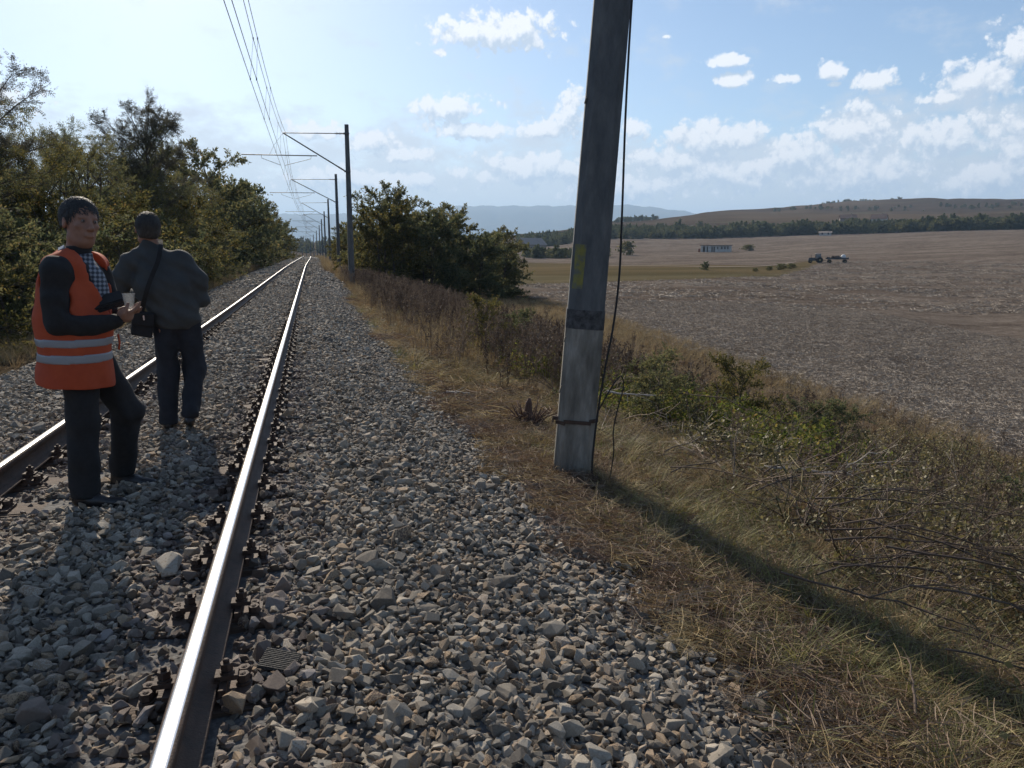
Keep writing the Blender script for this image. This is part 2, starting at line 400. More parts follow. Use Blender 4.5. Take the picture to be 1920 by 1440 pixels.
# ------------------------------------------------------------------ ground sheet
def field_edge(y):   # x where the verge ends and the ploughed field begins
    return np.interp(y, [0, 12, 20, 43, 67, 90], [13.2, 14.2, 15.2, 18.8, 20.5, 25]) + .35 * wob(y * 1.0, y * .3, 3, 4)
rr = [0.0]
r_ = .5
while r_ < 14000:
    rr.append(r_); r_ *= 1.022 if r_ < 200 else 1.03
rr = np.array(rr[1:])
aa = np.concatenate([np.arange(-180, -30, 3.0), np.arange(-30, 62, .35), np.arange(62, 180, 3.0)])
A_, R_ = np.meshgrid(np.radians(aa), rr)
gx = CAM[0] + R_ * np.sin(A_); gy = R_ * np.cos(A_)
gzv = ground_z(gx, gy) - .03 * ((gx - track_x(np.clip(gy, -60, 560))) < 2.7) * ((gx - track_x(np.clip(gy, -60, 560))) > -3.3)
na, nr = len(aa), len(rr)
V = np.stack([gx.ravel(), gy.ravel(), gzv.ravel()], 1)
V = np.concatenate([V, [[CAM[0], 0, -.3]]])
ii = np.arange(na); jj = (ii + 1) % na
F = np.concatenate([np.stack([k * na + ii, k * na + jj, (k + 1) * na + jj, (k + 1) * na + ii], 1) for k in range(nr - 1)])
F = F[:, ::-1]
V = V[:-1]
gme = mesh_np('ground', V, F, [], smooth=True)
# ground type per vertex: r verge, g stubble, b pasture / path
x, y = V[:, 0], V[:, 1]
dx, dy = x - CAM[0], y
d = np.hypot(dx, dy); a = np.degrees(np.arctan2(dx, dy))
edge = field_edge(np.clip(y, 0, 90))
stub = np.clip((x - edge) / .8 + .5, 0, 1) * (d < 760)
near_strip = np.interp(a, [10, 16.2, 22.8, 29, 33.5, 35.5, 36.5], [84, 98, 106, 118, 135, 190, 260])   # where the pastures start
far_strip = np.interp(a, [10, 16.2, 22, 29, 33.5, 36.5], [290, 270, 215, 210, 205, 262])
past = np.clip((d - near_strip) / 3, 0, 1) * np.clip((far_strip - d) / 6, 0, 1) * (a > 3) * (a < 37)
stub = stub * (1 - past)
hill = np.clip((d - 640) / 60, 0, 1)
stub = stub * (1 - hill)
mid = np.clip((d - near_strip - (far_strip - near_strip) * .22) / 2, 0, 1)
col = np.stack([stub, past * (1 - .999 * mid) , past * mid, np.ones_like(x)], 1).astype(np.float32)
ca = gme.color_attributes.new('zone', 'FLOAT_COLOR', 'POINT')
ca.data.foreach_set('color', col.ravel())
hl = gme.attributes.new('hillside', 'FLOAT', 'POINT'); hl.data.foreach_set('value', hill.astype(np.float32))

gm = bpy.data.materials.new('ground'); gm.use_nodes = True
n, l = gm.node_tree.nodes, gm.node_tree.links
b = n['Principled BSDF']; b.inputs['Roughness'].default_value = 1; b.inputs['Specular IOR Level'].default_value = 0
tcn = n.new('ShaderNodeTexCoord')
def noise(sc, det=8, st=(1, 1, 1), rg=.6):
    mp = n.new('ShaderNodeMapping'); mp.inputs['Scale'].default_value = st; l.new(tcn.outputs['Object'], mp.inputs[0])
    z = n.new('ShaderNodeTexNoise'); z.inputs['Scale'].default_value = sc; z.inputs['Detail'].default_value = det; z.inputs['Roughness'].default_value = rg
    l.new(mp.outputs[0], z.inputs['Vector']); return z.outputs['Fac']
def cramp(f, stops):
    r = ramp(n, stops); l.new(f, r.inputs[0]); return r.outputs[0]
def cmix(f, a, b_, mode='MIX'):
    m = n.new('ShaderNodeMix'); m.data_type = 'RGBA'; m.blend_type = mode
    for k, v in (('Factor', f), ('A', a), ('B', b_)):
        if isinstance(v, (int, float)): m.inputs[k].default_value = v
        elif isinstance(v, tuple): m.inputs[k].default_value = (*v, 1)
        else: l.new(v, m.inputs[k])
    return m.outputs['Result']
verge = cramp(noise(2.2, 10), [(.3, (.06, .045, .032)), (.48, (.12, .09, .06)), (.62, (.17, .135, .09)), (.75, (.10, .09, .05))])
verge = cmix(cramp(noise(60, 4), [(.45, (0, 0, 0)), (.6, (1, 1, 1))]), verge, (.05, .035, .025))
soil = cramp(noise(.05, 6), [(.35, (.060, .043, .034)), (.65, (.10, .073, .057))])
# straw lying in short streaks: two turns of a stretched noise, near and far scale
st1 = cramp(noise(9, 5, (1, .45, 1), .75), [(.47, (0, 0, 0)), (.60, (1, 1, 1))])
st2 = cramp(noise(1.6, 8, (1, .35, 1), .8), [(.44, (0, 0, 0)), (.62, (1, 1, 1))])
st3 = cramp(noise(.35, 12, (.6, 1.3, 1), .85), [(.45, (0, 0, 0)), (.57, (1, 1, 1))])
stubc = cmix(st1, soil, (.22, .18, .14))
st4 = cramp(noise(.05, 13, (.5, 1.2, 1), .9), [(.46, (0, 0, 0)), (.56, (1, 1, 1))])
stubc = cmix(cmix(.65, st2, cmix(.6, st3, st4)), cmix(.72, stubc, (.056, .041, .034)), cmix(.6, stubc, (.37, .315, .26)))
pa = cramp(noise(.03, 6, (.4, 1, 1)), [(.35, (.085, .072, .038)), (.6, (.14, .105, .058))])
pgreen = cramp(noise(.08, 6, (.3, 1, 1)), [(.35, (.095, .082, .046)), (.65, (.15, .123, .073))])
hillc = cramp(noise(.004, 8, (.6, 1, 1)), [(.38, (.050, .036, .024)), (.5, (.078, .056, .038)), (.62, (.11, .081, .054))])
hillc = cmix(cramp(noise(.03, 9, (.25, 1, 1)), [(.58, (0, 0, 0)), (.66, (1, 1, 1))]), hillc, (.10, .085, .05))
at = n.new('ShaderNodeAttribute'); at.attribute_name = 'zone'
sx = n.new('ShaderNodeSeparateColor'); l.new(at.outputs['Color'], sx.inputs[0])
ah = n.new('ShaderNodeAttribute'); ah.attribute_name = 'hillside'
c_ = cmix(sx.outputs[0], verge, stubc); c_ = cmix(sx.outputs[1], c_, pgreen); c_ = cmix(sx.outputs[2], c_, pa); c_ = cmix(ah.outputs['Fac'], c_, hillc)
l.new(c_, b.inputs['Base Color'])
hsum = gmath(n, l, 'MULTIPLY_ADD', st2, .5, noise(3.0, 9, (1, .5, 1), .75))
bp = n.new('ShaderNodeBump'); bp.inputs['Strength'].default_value = 1; bp.inputs['Distance'].default_value = .12
l.new(hsum, bp.inputs['Height']); l.new(bp.outputs[0], b.inputs['Normal'])
gme.materials.append(gm)
ground = tag(obj('ground', gme), 'dry verge, ploughed stubble field and brown hillside beside the railway', 'ground', kind='structure')

# far blue mountains: a real ridge 9 to 12 km away
ridge_az = [-60, -30, -12, -2.2, 2.8, 7, 11, 14.6, 19.3, 23.2, 25.3, 27.4, 30, 36, 60]
ridge_el = [2.0, 2.4, 2.7, 2.72, 2.8, 3.1, 3.42, 3.42, 3.42, 3.45, 3.2, 2.9, 2.2, 1.6, 1.5]
azs = np.arange(-60, 60, .25); ds = np.array([7600, 8100, 8600, 9200, 9800, 10500, 11500])
pf = np.array([0, .22, .50, .78, 1, .85, .3])
el_ = np.interp(azs, ridge_az, ridge_el)
el_ = el_ + .035 * np.sin(azs * 3.1) + .02 * np.sin(azs * 7.7 + 1)
V = []
for k, dd in enumerate(ds):
    h = np.tan(np.radians(el_)) * 9800 * pf[k] * (1 + (.04 * np.sin(azs * 1.9 + k * 1.1) + .02 * np.sin(azs * 5 + k * 2)) * (pf[k] < 1))
    V.append(np.stack([CAM[0] + dd * np.sin(np.radians(azs)), dd * np.cos(np.radians(azs)), h + 10 * (k > 0) - 20 * (k == 0)], 1))
V = np.concatenate(V); nA = len(azs); ii = np.arange(nA - 1)
F = np.concatenate([np.stack([k * nA + ii, k * nA + ii + 1, (k + 1) * nA + ii + 1, (k + 1) * nA + ii], 1) for k in range(len(ds) - 1)])
mm = mat('wooded_mountain', stops=[(.35, (.035, .045, .028)), (.55, (.06, .062, .035)), (.75, (.12, .10, .06))], scale=.0016, detail=10, rough=1)
tag(obj('mountains', mesh_np('mountains', V, F, mm, True)), 'long flat wooded mountain ridge blue with distance', 'mountain', kind='structure')

pp = [pol_ for pol_ in ((21.0, 205), (24.5, 200), (28, 192), (31, 190), (33.5, 205), (35, 235), (33, 300), (31, 370))]
tt_ = np.linspace(0, len(pp) - 1, 60); PA = np.interp(tt_, range(len(pp)), [p[0] for p in pp]); PD = np.interp(tt_, range(len(pp)), [p[1] for p in pp])
PA = np.convolve(np.pad(PA, 3, mode='edge'), np.ones(7) / 7, 'valid'); PD = np.convolve(np.pad(PD, 3, mode='edge'), np.ones(7) / 7, 'valid')
Vp = []
for k in range(60):
    for off in (-1.6, 0, 1.6):
        xx_ = CAM[0] + (PD[k] + off) * math.sin(R(PA[k])); yy_ = (PD[k] + off) * math.cos(R(PA[k])); Vp.append((xx_, yy_, gz(xx_, yy_) + .12))
Fp = [(k * 3 + j, k * 3 + j + 1, k * 3 + j + 4, k * 3 + j + 3) for k in range(59) for j in (0, 1)]
tag(obj('farm_track', mesh_np('farm_track', Vp, np.array(Fp)[:, ::-1], mat('trodden_earth', stops=[(.35, (.15, .115, .08)), (.65, (.23, .18, .13))], scale=.4, rough=1))), 'pale trodden farm track crossing the pasture', 'track', kind='structure')

# ------------------------------------------------------------------ scatter helper (geometry nodes instancing)
def proto_coll(name, meshes):
    c = bpy.data.collections.new(name)
    for i, me in enumerate(meshes):
        o = bpy.data.objects.new('%s_%02d' % (name, i), me); c.objects.link(o)
    return c

def scatter(name, coll, P, rot, scl, idx, parent=None):
    me = bpy.data.meshes.new(name); P = np.asarray(P, np.float32)
    me.vertices.add(len(P)); me.vertices.foreach_set('co', P.ravel())
    a = me.attributes.new('rot', 'FLOAT_VECTOR', 'POINT'); a.data.foreach_set('vector', np.asarray(rot, np.float32).ravel())
    a = me.attributes.new('scl', 'FLOAT_VECTOR', 'POINT'); a.data.foreach_set('vector', np.asarray(scl, np.float32).ravel())
    a = me.attributes.new('idx', 'INT', 'POINT'); a.data.foreach_set('value', np.asarray(idx, np.int32))
    o = obj(name, me, parent)
    g = bpy.data.node_groups.new(name, 'GeometryNodeTree')
    g.interface.new_socket('Geometry', in_out='INPUT', socket_type='NodeSocketGeometry')
    g.interface.new_socket('Geometry', in_out='OUTPUT', socket_type='NodeSocketGeometry')
    n, l = g.nodes, g.links
    i_ = n.new('NodeGroupInput'); o_ = n.new('NodeGroupOutput')
    ci = n.new('GeometryNodeCollectionInfo'); ci.inputs['Collection'].default_value = coll
    ci.inputs['Separate Children'].default_value = True; ci.inputs['Reset Children'].default_value = True
    ip = n.new('GeometryNodeInstanceOnPoints'); ip.inputs['Pick Instance'].default_value = True
    def na(nm, t):
        q = n.new('GeometryNodeInputNamedAttribute'); q.data_type = t; q.inputs['Name'].default_value = nm; return q.outputs['Attribute']
    l.new(i_.outputs[0], ip.inputs['Points']); l.new(ci.outputs[0], ip.inputs['Instance'])
    l.new(na('idx', 'INT'), ip.inputs['Instance Index']); l.new(na('scl', 'FLOAT_VECTOR'), ip.inputs['Scale'])
    e = n.new('FunctionNodeEulerToRotation'); l.new(na('rot', 'FLOAT_VECTOR'), e.inputs[0]); l.new(e.outputs[0], ip.inputs['Rotation'])
    l.new(ip.outputs[0], o_.inputs[0])
    md = o.modifiers.new('scatter', 'NODES'); md.node_group = g
    return o

def jgrid(x0, x1, y0, y1, s):
    xs = np.arange(x0, x1, s); ys = np.arange(y0, y1, s)
    X, Y = np.meshgrid(xs, ys); X = X.ravel() + rng.uniform(-.5, .5, X.size) * s; Y = Y.ravel() + rng.uniform(-.5, .5, Y.size) * s
    return X, Y

# ------------------------------------------------------------------ track: ballast bed
ys = np.concatenate([np.arange(-6, 30, .5), np.arange(30, 560, 3)])
prof = [(-3.5, -.55), (-2.2, -.235), (-1.0, -.195), (-.75, -.215), (-.4, -.18), (.4, -.18), (.75, -.215), (1.0, -.195), (1.75, -.225), (2.8, -.44), (3.2, -.56)]
V = np.array([[track_x(y) + px, y, track_z(y) + pz] for y in ys for px, pz in prof])
k = len(prof); ii = np.arange(k - 1)
F = np.concatenate([np.stack([q * k + ii, q * k + ii + 1, (q + 1) * k + ii + 1, (q + 1) * k + ii], 1) for q in range(len(ys) - 1)])
bed = tag(obj('ballast_bed', mesh_np('ballast_bed', V, F, M['bed'])), 'crushed grey stone ballast bed under and beside the rails', 'ballast', kind='structure')
def bed_z(x, y):
    rx = x - track_x(y); return np.interp(rx, [p[0] for p in prof], [p[1] for p in prof]) + track_z(y)

# crushed stones: convex hulls of random points
import bmesh
def stone_mesh(seed, npt, m):
    r = np.random.default_rng(seed); bm = bmesh.new()
    P_ = r.normal(size=(npt, 3)); P_ /= np.linalg.norm(P_, axis=1, keepdims=True); P_ *= r.uniform(.78, 1.1, (npt, 1))
    P_ *= np.array([1, r.uniform(.55, .9), r.uniform(.4, .75)])
    vs = [bm.verts.new(p) for p in P_]
    q = bmesh.ops.convex_hull(bm, input=vs)
    bmesh.ops.delete(bm, geom=[g for g in q['geom_interior'] if isinstance(g, bmesh.types.BMVert)], context='VERTS')
    bmesh.ops.dissolve_limit(bm, angle_limit=.28, verts=bm.verts, edges=bm.edges)
    bmesh.ops.bevel(bm, geom=bm.edges[:], offset=.03, segments=1, affect='EDGES')
    bmesh.ops.triangulate(bm, faces=bm.faces)
    me = bpy.data.meshes.new('stone'); bm.to_mesh(me); bm.free(); me.materials.append(m); return me
def stone_mesh_low(seed, npt, m):
    r = np.random.default_rng(seed); bm = bmesh.new()
    P_ = r.normal(size=(npt, 3)); P_ /= np.linalg.norm(P_, axis=1, keepdims=True)
    P_ *= np.array([1, r.uniform(.6, .9), r.uniform(.45, .75)])
    vs = [bm.verts.new(p) for p in P_]
    q = bmesh.ops.convex_hull(bm, input=vs)
    bmesh.ops.delete(bm, geom=[g for g in q['geom_interior'] if isinstance(g, bmesh.types.BMVert)], context='VERTS')
    me = bpy.data.meshes.new('stone'); bm.to_mesh(me); bm.free(); me.materials.append(m); return me
stones_hi = [stone_mesh(100 + i, 12 + i % 3, M['stone']) for i in range(18)]
stones_lo = [stone_mesh_low(200 + i, 11, M['stone']) for i in range(8)]
stones_r = [stone_mesh(100 + i, 12 + i % 3, M['stone_rust']) for i in range(8)]
SC = proto_coll('ballast_piece', stones_hi + stones_r + stones_lo)   # 0-17 grey, 18-25 rust, 26-33 low

SLP = .585; SL0 = 2.62 - 2 * .585          # sleeper pitch, first sleeper
def sleeper_y(i): return SL0 + i * SLP
def ballast_points(x0, x1, y0, y1, s, base, spread, lift, low=False):
    X, Y = jgrid(x0, x1, y0, y1, s)
    rx = X.copy(); X = rx + track_x(Y)
    size = base * np.exp(rng.normal(0, spread, X.size))
    z = bed_z(X, Y) + rng.uniform(-.2, 1, X.size) * lift
    keep = np.ones(X.size, bool)
    for rc in (-.7525, .7525):
        dr = np.abs(rx - rc)
        keep &= dr > (.075 + size * .6)
        # fastenings stand clear of the stones
        ph = np.abs(((Y - SL0 + SLP / 2) % SLP) - SLP / 2)
        keep &= ~((dr < .18) & (ph < .065))
        z = np.where(dr < .3, z - .012, z)
    ph = np.abs(((Y - SL0 + SLP / 2) % SLP) - SLP / 2)
    z = np.where((ph < .13) & (np.abs(rx) < 1.27), np.maximum(z, track_z(Y) - .183 + size * .3), z)
    bare = wob(X, Y, 1.1, 7) + wob(X, Y, .35, 2) * .5 - 1.35 + .8 * np.exp(-((np.abs(rx) - .55) / .25) ** 2) + 2.2 * ((np.abs(rx) < .62) & (Y > 10.6) & (Y < 12.2)) + 2.0 * ((rx > -.7) & (rx < -.05) & (Y > 4.6) & (Y < 6.0))
    keep &= ~((ph < .13) & (bare > 0) & (np.abs(rx) < 1.25) & (rng.random(X.size) < .93))
    thin = np.clip((rx - 2.42 - .08 * np.clip(4 - Y, 0, 3)) / .6, 0, 1)     # stones peter out into the verge
    keep &= rng.random(X.size) > np.clip(thin + .3 * wob(X, Y, .5, 5), 0, .985) * (rx > 2.3)
    keep &= (X - CAM[0]) ** 2 + Y ** 2 > .3
    k = X.size
    rust = (np.abs(np.abs(rx) - .7525) < .34 + .12 * rng.normal(size=k)) & (rng.random(k) < .75)
    idx = np.where(rust, rng.integers(18, 26, k), rng.integers(0, 18, k))
    if low: idx = rng.integers(26, 34, k)
    rot = np.stack([rng.uniform(-.7, .7, k), rng.uniform(-.7, .7, k), rng.uniform(0, 6.28, k)], 1)
    scl = size[:, None] * rng.uniform(.8, 1.25, (k, 3))
    Pp = np.stack([X, Y, z], 1)
    return [q[keep] for q in (Pp, rot, scl, idx)]
sets = [ballast_points(-3.4, 3.5, .8, 12, .031, .0215, .32, .018),
        ballast_points(-3.0, 2.9, .8, 12, .046, .027, .36, .034),
        ballast_points(-3.4, 3.1, 12, 34, .056, .034, .28, .028, True),
        ballast_points(-3.4, 3.1, 34, 150, .15, .078, .25, .03, True)]
P_, Q_, S_, I_ = [np.concatenate([s_[k] for s_ in sets]) for k in range(4)]
# the 300 that show largest become stones of their own
vd = P_ - np.array(CAM); fwd = np.array([math.sin(R(YAW)) * math.cos(R(PITCH)), math.cos(R(YAW)) * math.cos(R(PITCH)), -math.sin(R(PITCH))])
rtv = np.array([math.cos(R(YAW)), -math.sin(R(YAW)), 0]); upv = np.cross(rtv, fwd)
zc = vd @ fwd; ux = (vd @ rtv) / np.maximum(zc, .01) * 1442; uy = (vd @ upv) / np.maximum(zc, .01) * 1442
vis = (zc > .3) & (np.abs(ux) < 955) & (np.abs(uy) < 715) & (I_ < 26)
size = np.where(vis, S_.mean(1) / np.maximum(zc, .1) * (1 + (P_[:, 2] - bed_z(P_[:, 0], P_[:, 1])) * 8), 0)
big = np.argsort(-size)[:298]
allm = stones_hi + stones_r
for q in big:
    o = obj('stone', allm[I_[q]], bed, P_[q], Q_[q]); o.scale = S_[q]
rest = np.ones(len(P_), bool); rest[big] = False
bs_ = scatter('ballast_stones', SC, P_[rest], Q_[rest], S_[rest], I_[rest], bed); bs_['kind'] = 'stuff'

# two noticeably large stones
def big_stone(loc, s, rot, label):
    me = stone_mesh(900 + int(loc[1] * 10), 22, M['stone']); o = obj('large_stone', me, None, loc, rot); o.scale = s
    return tag(o, label, 'stone')
big_stone((1.12, 2.43, -.165), (.085, .05, .05), (.3, .5, 1.9), 'largest oblong grey stone standing up in the ballast near the ribbed pad')
big_stone((1.40, 3.65, -.17), (.075, .06, .05), (.2, -.3, .4), 'large rounded grey stone in the ballast right of the near rail')
big_stone((1.55, 5.1, -.18), (.08, .06, .04), (.1, .3, 2.4), 'broad pale stone on the ballast shoulder between rail and mast')
# ribbed rubber rail pad
mb = MB(); mb.box((0, 0, 0), (.13, .105, .006))
for i in range(11): mb.box((0, -.048 + i * .0096, .0055), (.128, .0045, .0055))
o = mb.obj('rail_pad', mat('old_rubber', (.055, .052, .047), rough=.8, bump=.3, bump_scale=90), None, (1.02, 2.72, -.148), (.14, .16, -.3))
tag(o, 'discarded grey ribbed rubber rail pad lying on the ballast', 'rail pad')

# ------------------------------------------------------------------ rails
def rail(cx_, label):
    top = [(-.031, -.016), (-.029, -.007), (-.022, -.0012), (-.010, .0008), (.010, .0008), (.022, -.0012), (.029, -.007), (.031, -.016)]
    low = [(.031, -.036), (.012, -.046), (.0085, -.070), (.010, -.118), (.030, -.132), (.068, -.140), (.070, -.152),
           (-.070, -.152), (-.068, -.140), (-.030, -.132), (-.010, -.118), (-.0085, -.070), (-.012, -.046), (-.031, -.036)]
    pr = top + low; k = len(pr)
    yy = np.concatenate([np.arange(-5, 60, .5), np.arange(60, 560, 2.5)])
    X = track_x(yy) + cx_; Z = track_z(yy)
    V = np.stack([np.add.outer(X, [p[0] for p in pr]), np.repeat(yy[:, None], k, 1), np.add.outer(Z, [p[1] for p in pr])], 2).reshape(-1, 3)
    i = np.arange(k); j = (i + 1) % k
    F = []; mi = []
    for q in range(len(yy) - 1):
        F.append(np.stack([q * k + i, (q + 1) * k + i, (q + 1) * k + j, q * k + j], 1)); mi.append((i >= 2) & (i <= 4))
    o = obj('rail', mesh_np('rail', V, np.concatenate(F), [M['rust'], M['railtop']], False, np.concatenate(mi).astype(int)))
    return tag(o, label, 'rail', 'rails of the single track')
rail(.7525, 'nearer steel rail with glaring polished top running straight up the picture')
rail(-.7525, 'farther steel rail behind the two men with dull shining top')

# ------------------------------------------------------------------ sleepers with fastenings
mb = MB(); mb.box((0, 0, -.075), (2.5, .24, .15)); mb.box((0, 0, .002), (2.46, .20, .004)); slp_me = mb.mesh('sleeper', M['sleeper'])
mb = MB(); mb.box((0, 0, .009), (.36, .16, .018)); mb.box((-.088, 0, .03), (.024, .15, .026)); mb.box((.088, 0, .03), (.024, .15, .026)); plate_me = mb.mesh('base_plate', M['rust'])
def bolt(hh):
    m_ = MB(); m_.lathe([(.025, 0), (.025, .008), (.016, .009), (.016, .02), (.016, .021)], n=10, sm=False)
    m_.lathe([(.022, .012), (.022, .038)], n=6, sm=False); m_.lathe([(.011, .040), (.011, hh), (.006, hh + .004)], n=8)
    return m_.mesh('bolt', M['rust'])
bolt_c = bolt(.048); bolt_s = bolt(.040)
mb = MB(); mb.box((0, 0, .012), (.075, .055, .018)); mb.box((.028, 0, -.004), (.018, .055, .03)); clip_me = mb.mesh('rail_clip', M['rust'])
for i in range(0, 75):
    y = sleeper_y(i); tx, tz = float(track_x(y)), float(track_z(y))
    s_ = empty('sleeper', (tx, y, tz - .186))
    w_ = ['first', 'second', 'third', 'fourth', 'fifth', 'sixth', 'seventh', 'eighth', 'ninth', 'tenth']
    if i < 10: tag(s_, 'half buried brown sleeper, %s from the camera end of the track' % w_[i], 'sleeper', 'sleepers under the rails')
    else: tag(s_, 'half buried brown sleeper under the rails beyond the two men', 'sleeper', 'sleepers under the rails')
    so = obj('timber', slp_me, s_, (random.uniform(-.02, .02), 0, random.uniform(-.006, .006)), (0, 0, random.uniform(-.012, .012)))
    if i > 26: continue
    for rc in (-.7525, .7525):
        p_ = obj('base_plate', plate_me, s_, (rc, 0, .004))
        for sd_ in (-1, 1):
            obj('rail_clip', clip_me, p_, (sd_ * .098, 0, .046), (0, 0, 0 if sd_ < 0 else PI))
            obj('clip_bolt', bolt_c, p_, (sd_ * .100, 0, .066), (random.uniform(-.05, .05), random.uniform(-.06, .06), random.random() * 3))
            obj('coach_screw', bolt_s, p_, (sd_ * .152, random.choice((-1, 1)) * .045, .018), (0, random.uniform(-.05, .05), random.random() * 3))
            obj('coach_screw', bolt_s, p_, (sd_ * .150, random.uniform(-.01, .01), .018), (0, random.uniform(-.05, .05), random.random() * 3))

# ------------------------------------------------------------------ near mast
def oct_section(w, dpt, ch): return [(-w, -dpt + ch), (-w + ch, -dpt), (w - ch, -dpt), (w, -dpt + ch), (w, dpt - ch), (w - ch, dpt), (-w + ch, dpt), (-w, dpt - ch)]
def shaft(zs, ws, ds_, ch=.055, mi=0, mbx=None):
    m_ = mbx or MB(); o_ = len(m_.v); V = []
    for z, w, dd in zip(zs, ws, ds_):
        for (a, b_) in oct_section(w, dd, ch): V.append((a, b_, z))
    k = 8; F = [(q * k + i, q * k + (i + 1) % k, (q + 1) * k + (i + 1) % k, (q + 1) * k + i) for q in range(len(zs) - 1) for i in range(k)]
    m_.add(V, F, mi); m_.f.append(tuple(range(o_ + k - 1, o_ - 1, -1))); m_.m.append(mi); m_.sm.append(False)
    e = o_ + (len(zs) - 1) * k; m_.f.append(tuple(range(e, e + k))); m_.m.append(mi); m_.sm.append(False)
    return m_
MX, MY = 3.20, 5.80
near = empty('catenary_mast', (MX, MY, gz(MX, MY) - .02), R(-17), 'near leaning concrete mast with yellow paint patch and black cable', 'mast', 'concrete catenary masts beside the track')
near.rotation_euler = (R(-.3), R(4.0), R(-17))
hw = lambda z: .150 - .0042 * z
zs = [-.4, 0, .6, 1.24]
shaft(zs, [hw(z) + .004 for z in zs], [hw(z) + .004 for z in zs]).obj('shaft_foot', M['concrete'], near)
zs = [1.24, 1.30, 1.39]
shaft(zs, [hw(z) + .006 for z in zs], [hw(z) + .006 for z in zs]).obj('painted_band', M['band'], near)
zs = [1.39, 2, 3, 4, 5, 6, 7, 8.2]
shaft(zs, [hw(z) for z in zs], [hw(z) for z in zs]).obj('shaft', M['concrete_grey'], near)
# chips along the left arris
mb = MB()
for z, s_ in ((.75, .03), (1.15, .022), (2.95, .02), (3.7, .016)): mb.box((-hw(z) - .001, -.09, z), (.012, .02, s_ * 2.2), tilt=(.3, .2))
mb.obj('spalled_edge', M['concrete'], near)
mb = MB(); zc_ = 1.72; hh = .17
mb.add([(-hw(zc_ - hh) - .002, -hw(1.5) + .062, zc_ - hh), (-hw(zc_ - hh) + .050, -hw(zc_ - hh) - .003, zc_ - hh), (-hw(zc_ + hh) + .052, -hw(zc_ + hh) - .003, zc_ + hh), (-hw(zc_ + hh) - .002, -hw(1.8) + .060, zc_ + hh)], [(0, 1, 2, 3)])
mb.add([(-hw(zc_ - hh) + .050, -hw(zc_ - hh) - .003, zc_ - hh), (-hw(zc_ - hh) + .095, -hw(zc_ - hh) - .003, zc_ - hh), (-hw(zc_ + hh) + .100, -hw(zc_ + hh) - .003, zc_ + hh), (-hw(zc_ + hh) + .052, -hw(zc_ + hh) - .003, zc_ + hh)], [(0, 1, 2, 3)])
mb.obj('yellow_mark', M['yellow'], near)
# steel strap with a tail
mb = MB(); sec = oct_section(.162, .162, .06)
ring = [(a, b_, .50 + .02 * a / .16) for a, b_ in sec]
for i in range(8):
    p, q = Vector(ring[i]), Vector(ring[(i + 1) % 8]); dv = q - p
    mb.box((p + q) / 2, (dv.length + .012, .010, .028), rz=math.atan2(dv.y, dv.x))
mb.box((-.175, -.11, .515), (.045, .012, .03)); mb.box((-.19, -.11, .50), (.012, .022, .045))
mb.obj('strap', M['rust'], near)
# black cable down the right side, second loose cable
pts = [(.085, -.17, 8.1), (.095, -.165, 6), (.125, -.17, 4), (.155, -.17, 3.0), (.20, -.16, 2.2), (.225, -.16, 1.7), (.215, -.17, 1.3), (.18, -.18, .95), (.155, -.175, .6), (.145, -.18, .3), (.15, -.185, .1), (.165, -.19, .0)]
def spl(pts, n=60):
    P = np.array(pts, float); t = np.linspace(0, len(P) - 1, n); i = np.clip(t.astype(int), 0, len(P) - 2); f = t - i
    Pe = np.vstack([2 * P[0] - P[1], P, 2 * P[-1] - P[-2]]); a, b_, c, d = Pe[i], Pe[i + 1], Pe[i + 2], Pe[i + 3]; f = f[:, None]
    return .5 * (2 * b_ + (c - a) * f + (2 * a - 5 * b_ + 4 * c - d) * f ** 2 + (-a + 3 * b_ - 3 * c + d) * f ** 3)
MB().tube(spl(pts), .0085, 7).obj('cable', M['tar'], near)
pts2 = [(.16, -.19, .62), (.20, -.2, .72), (.27, -.19, .86), (.315, -.18, .90), (.335, -.17, .80), (.305, -.17, .62), (.29, -.17, .45), (.31, -.16, .28), (.30, -.15, .06)]
MB().tube(spl(pts2, 40), .0055, 6).obj('cable', M['tar'], near)

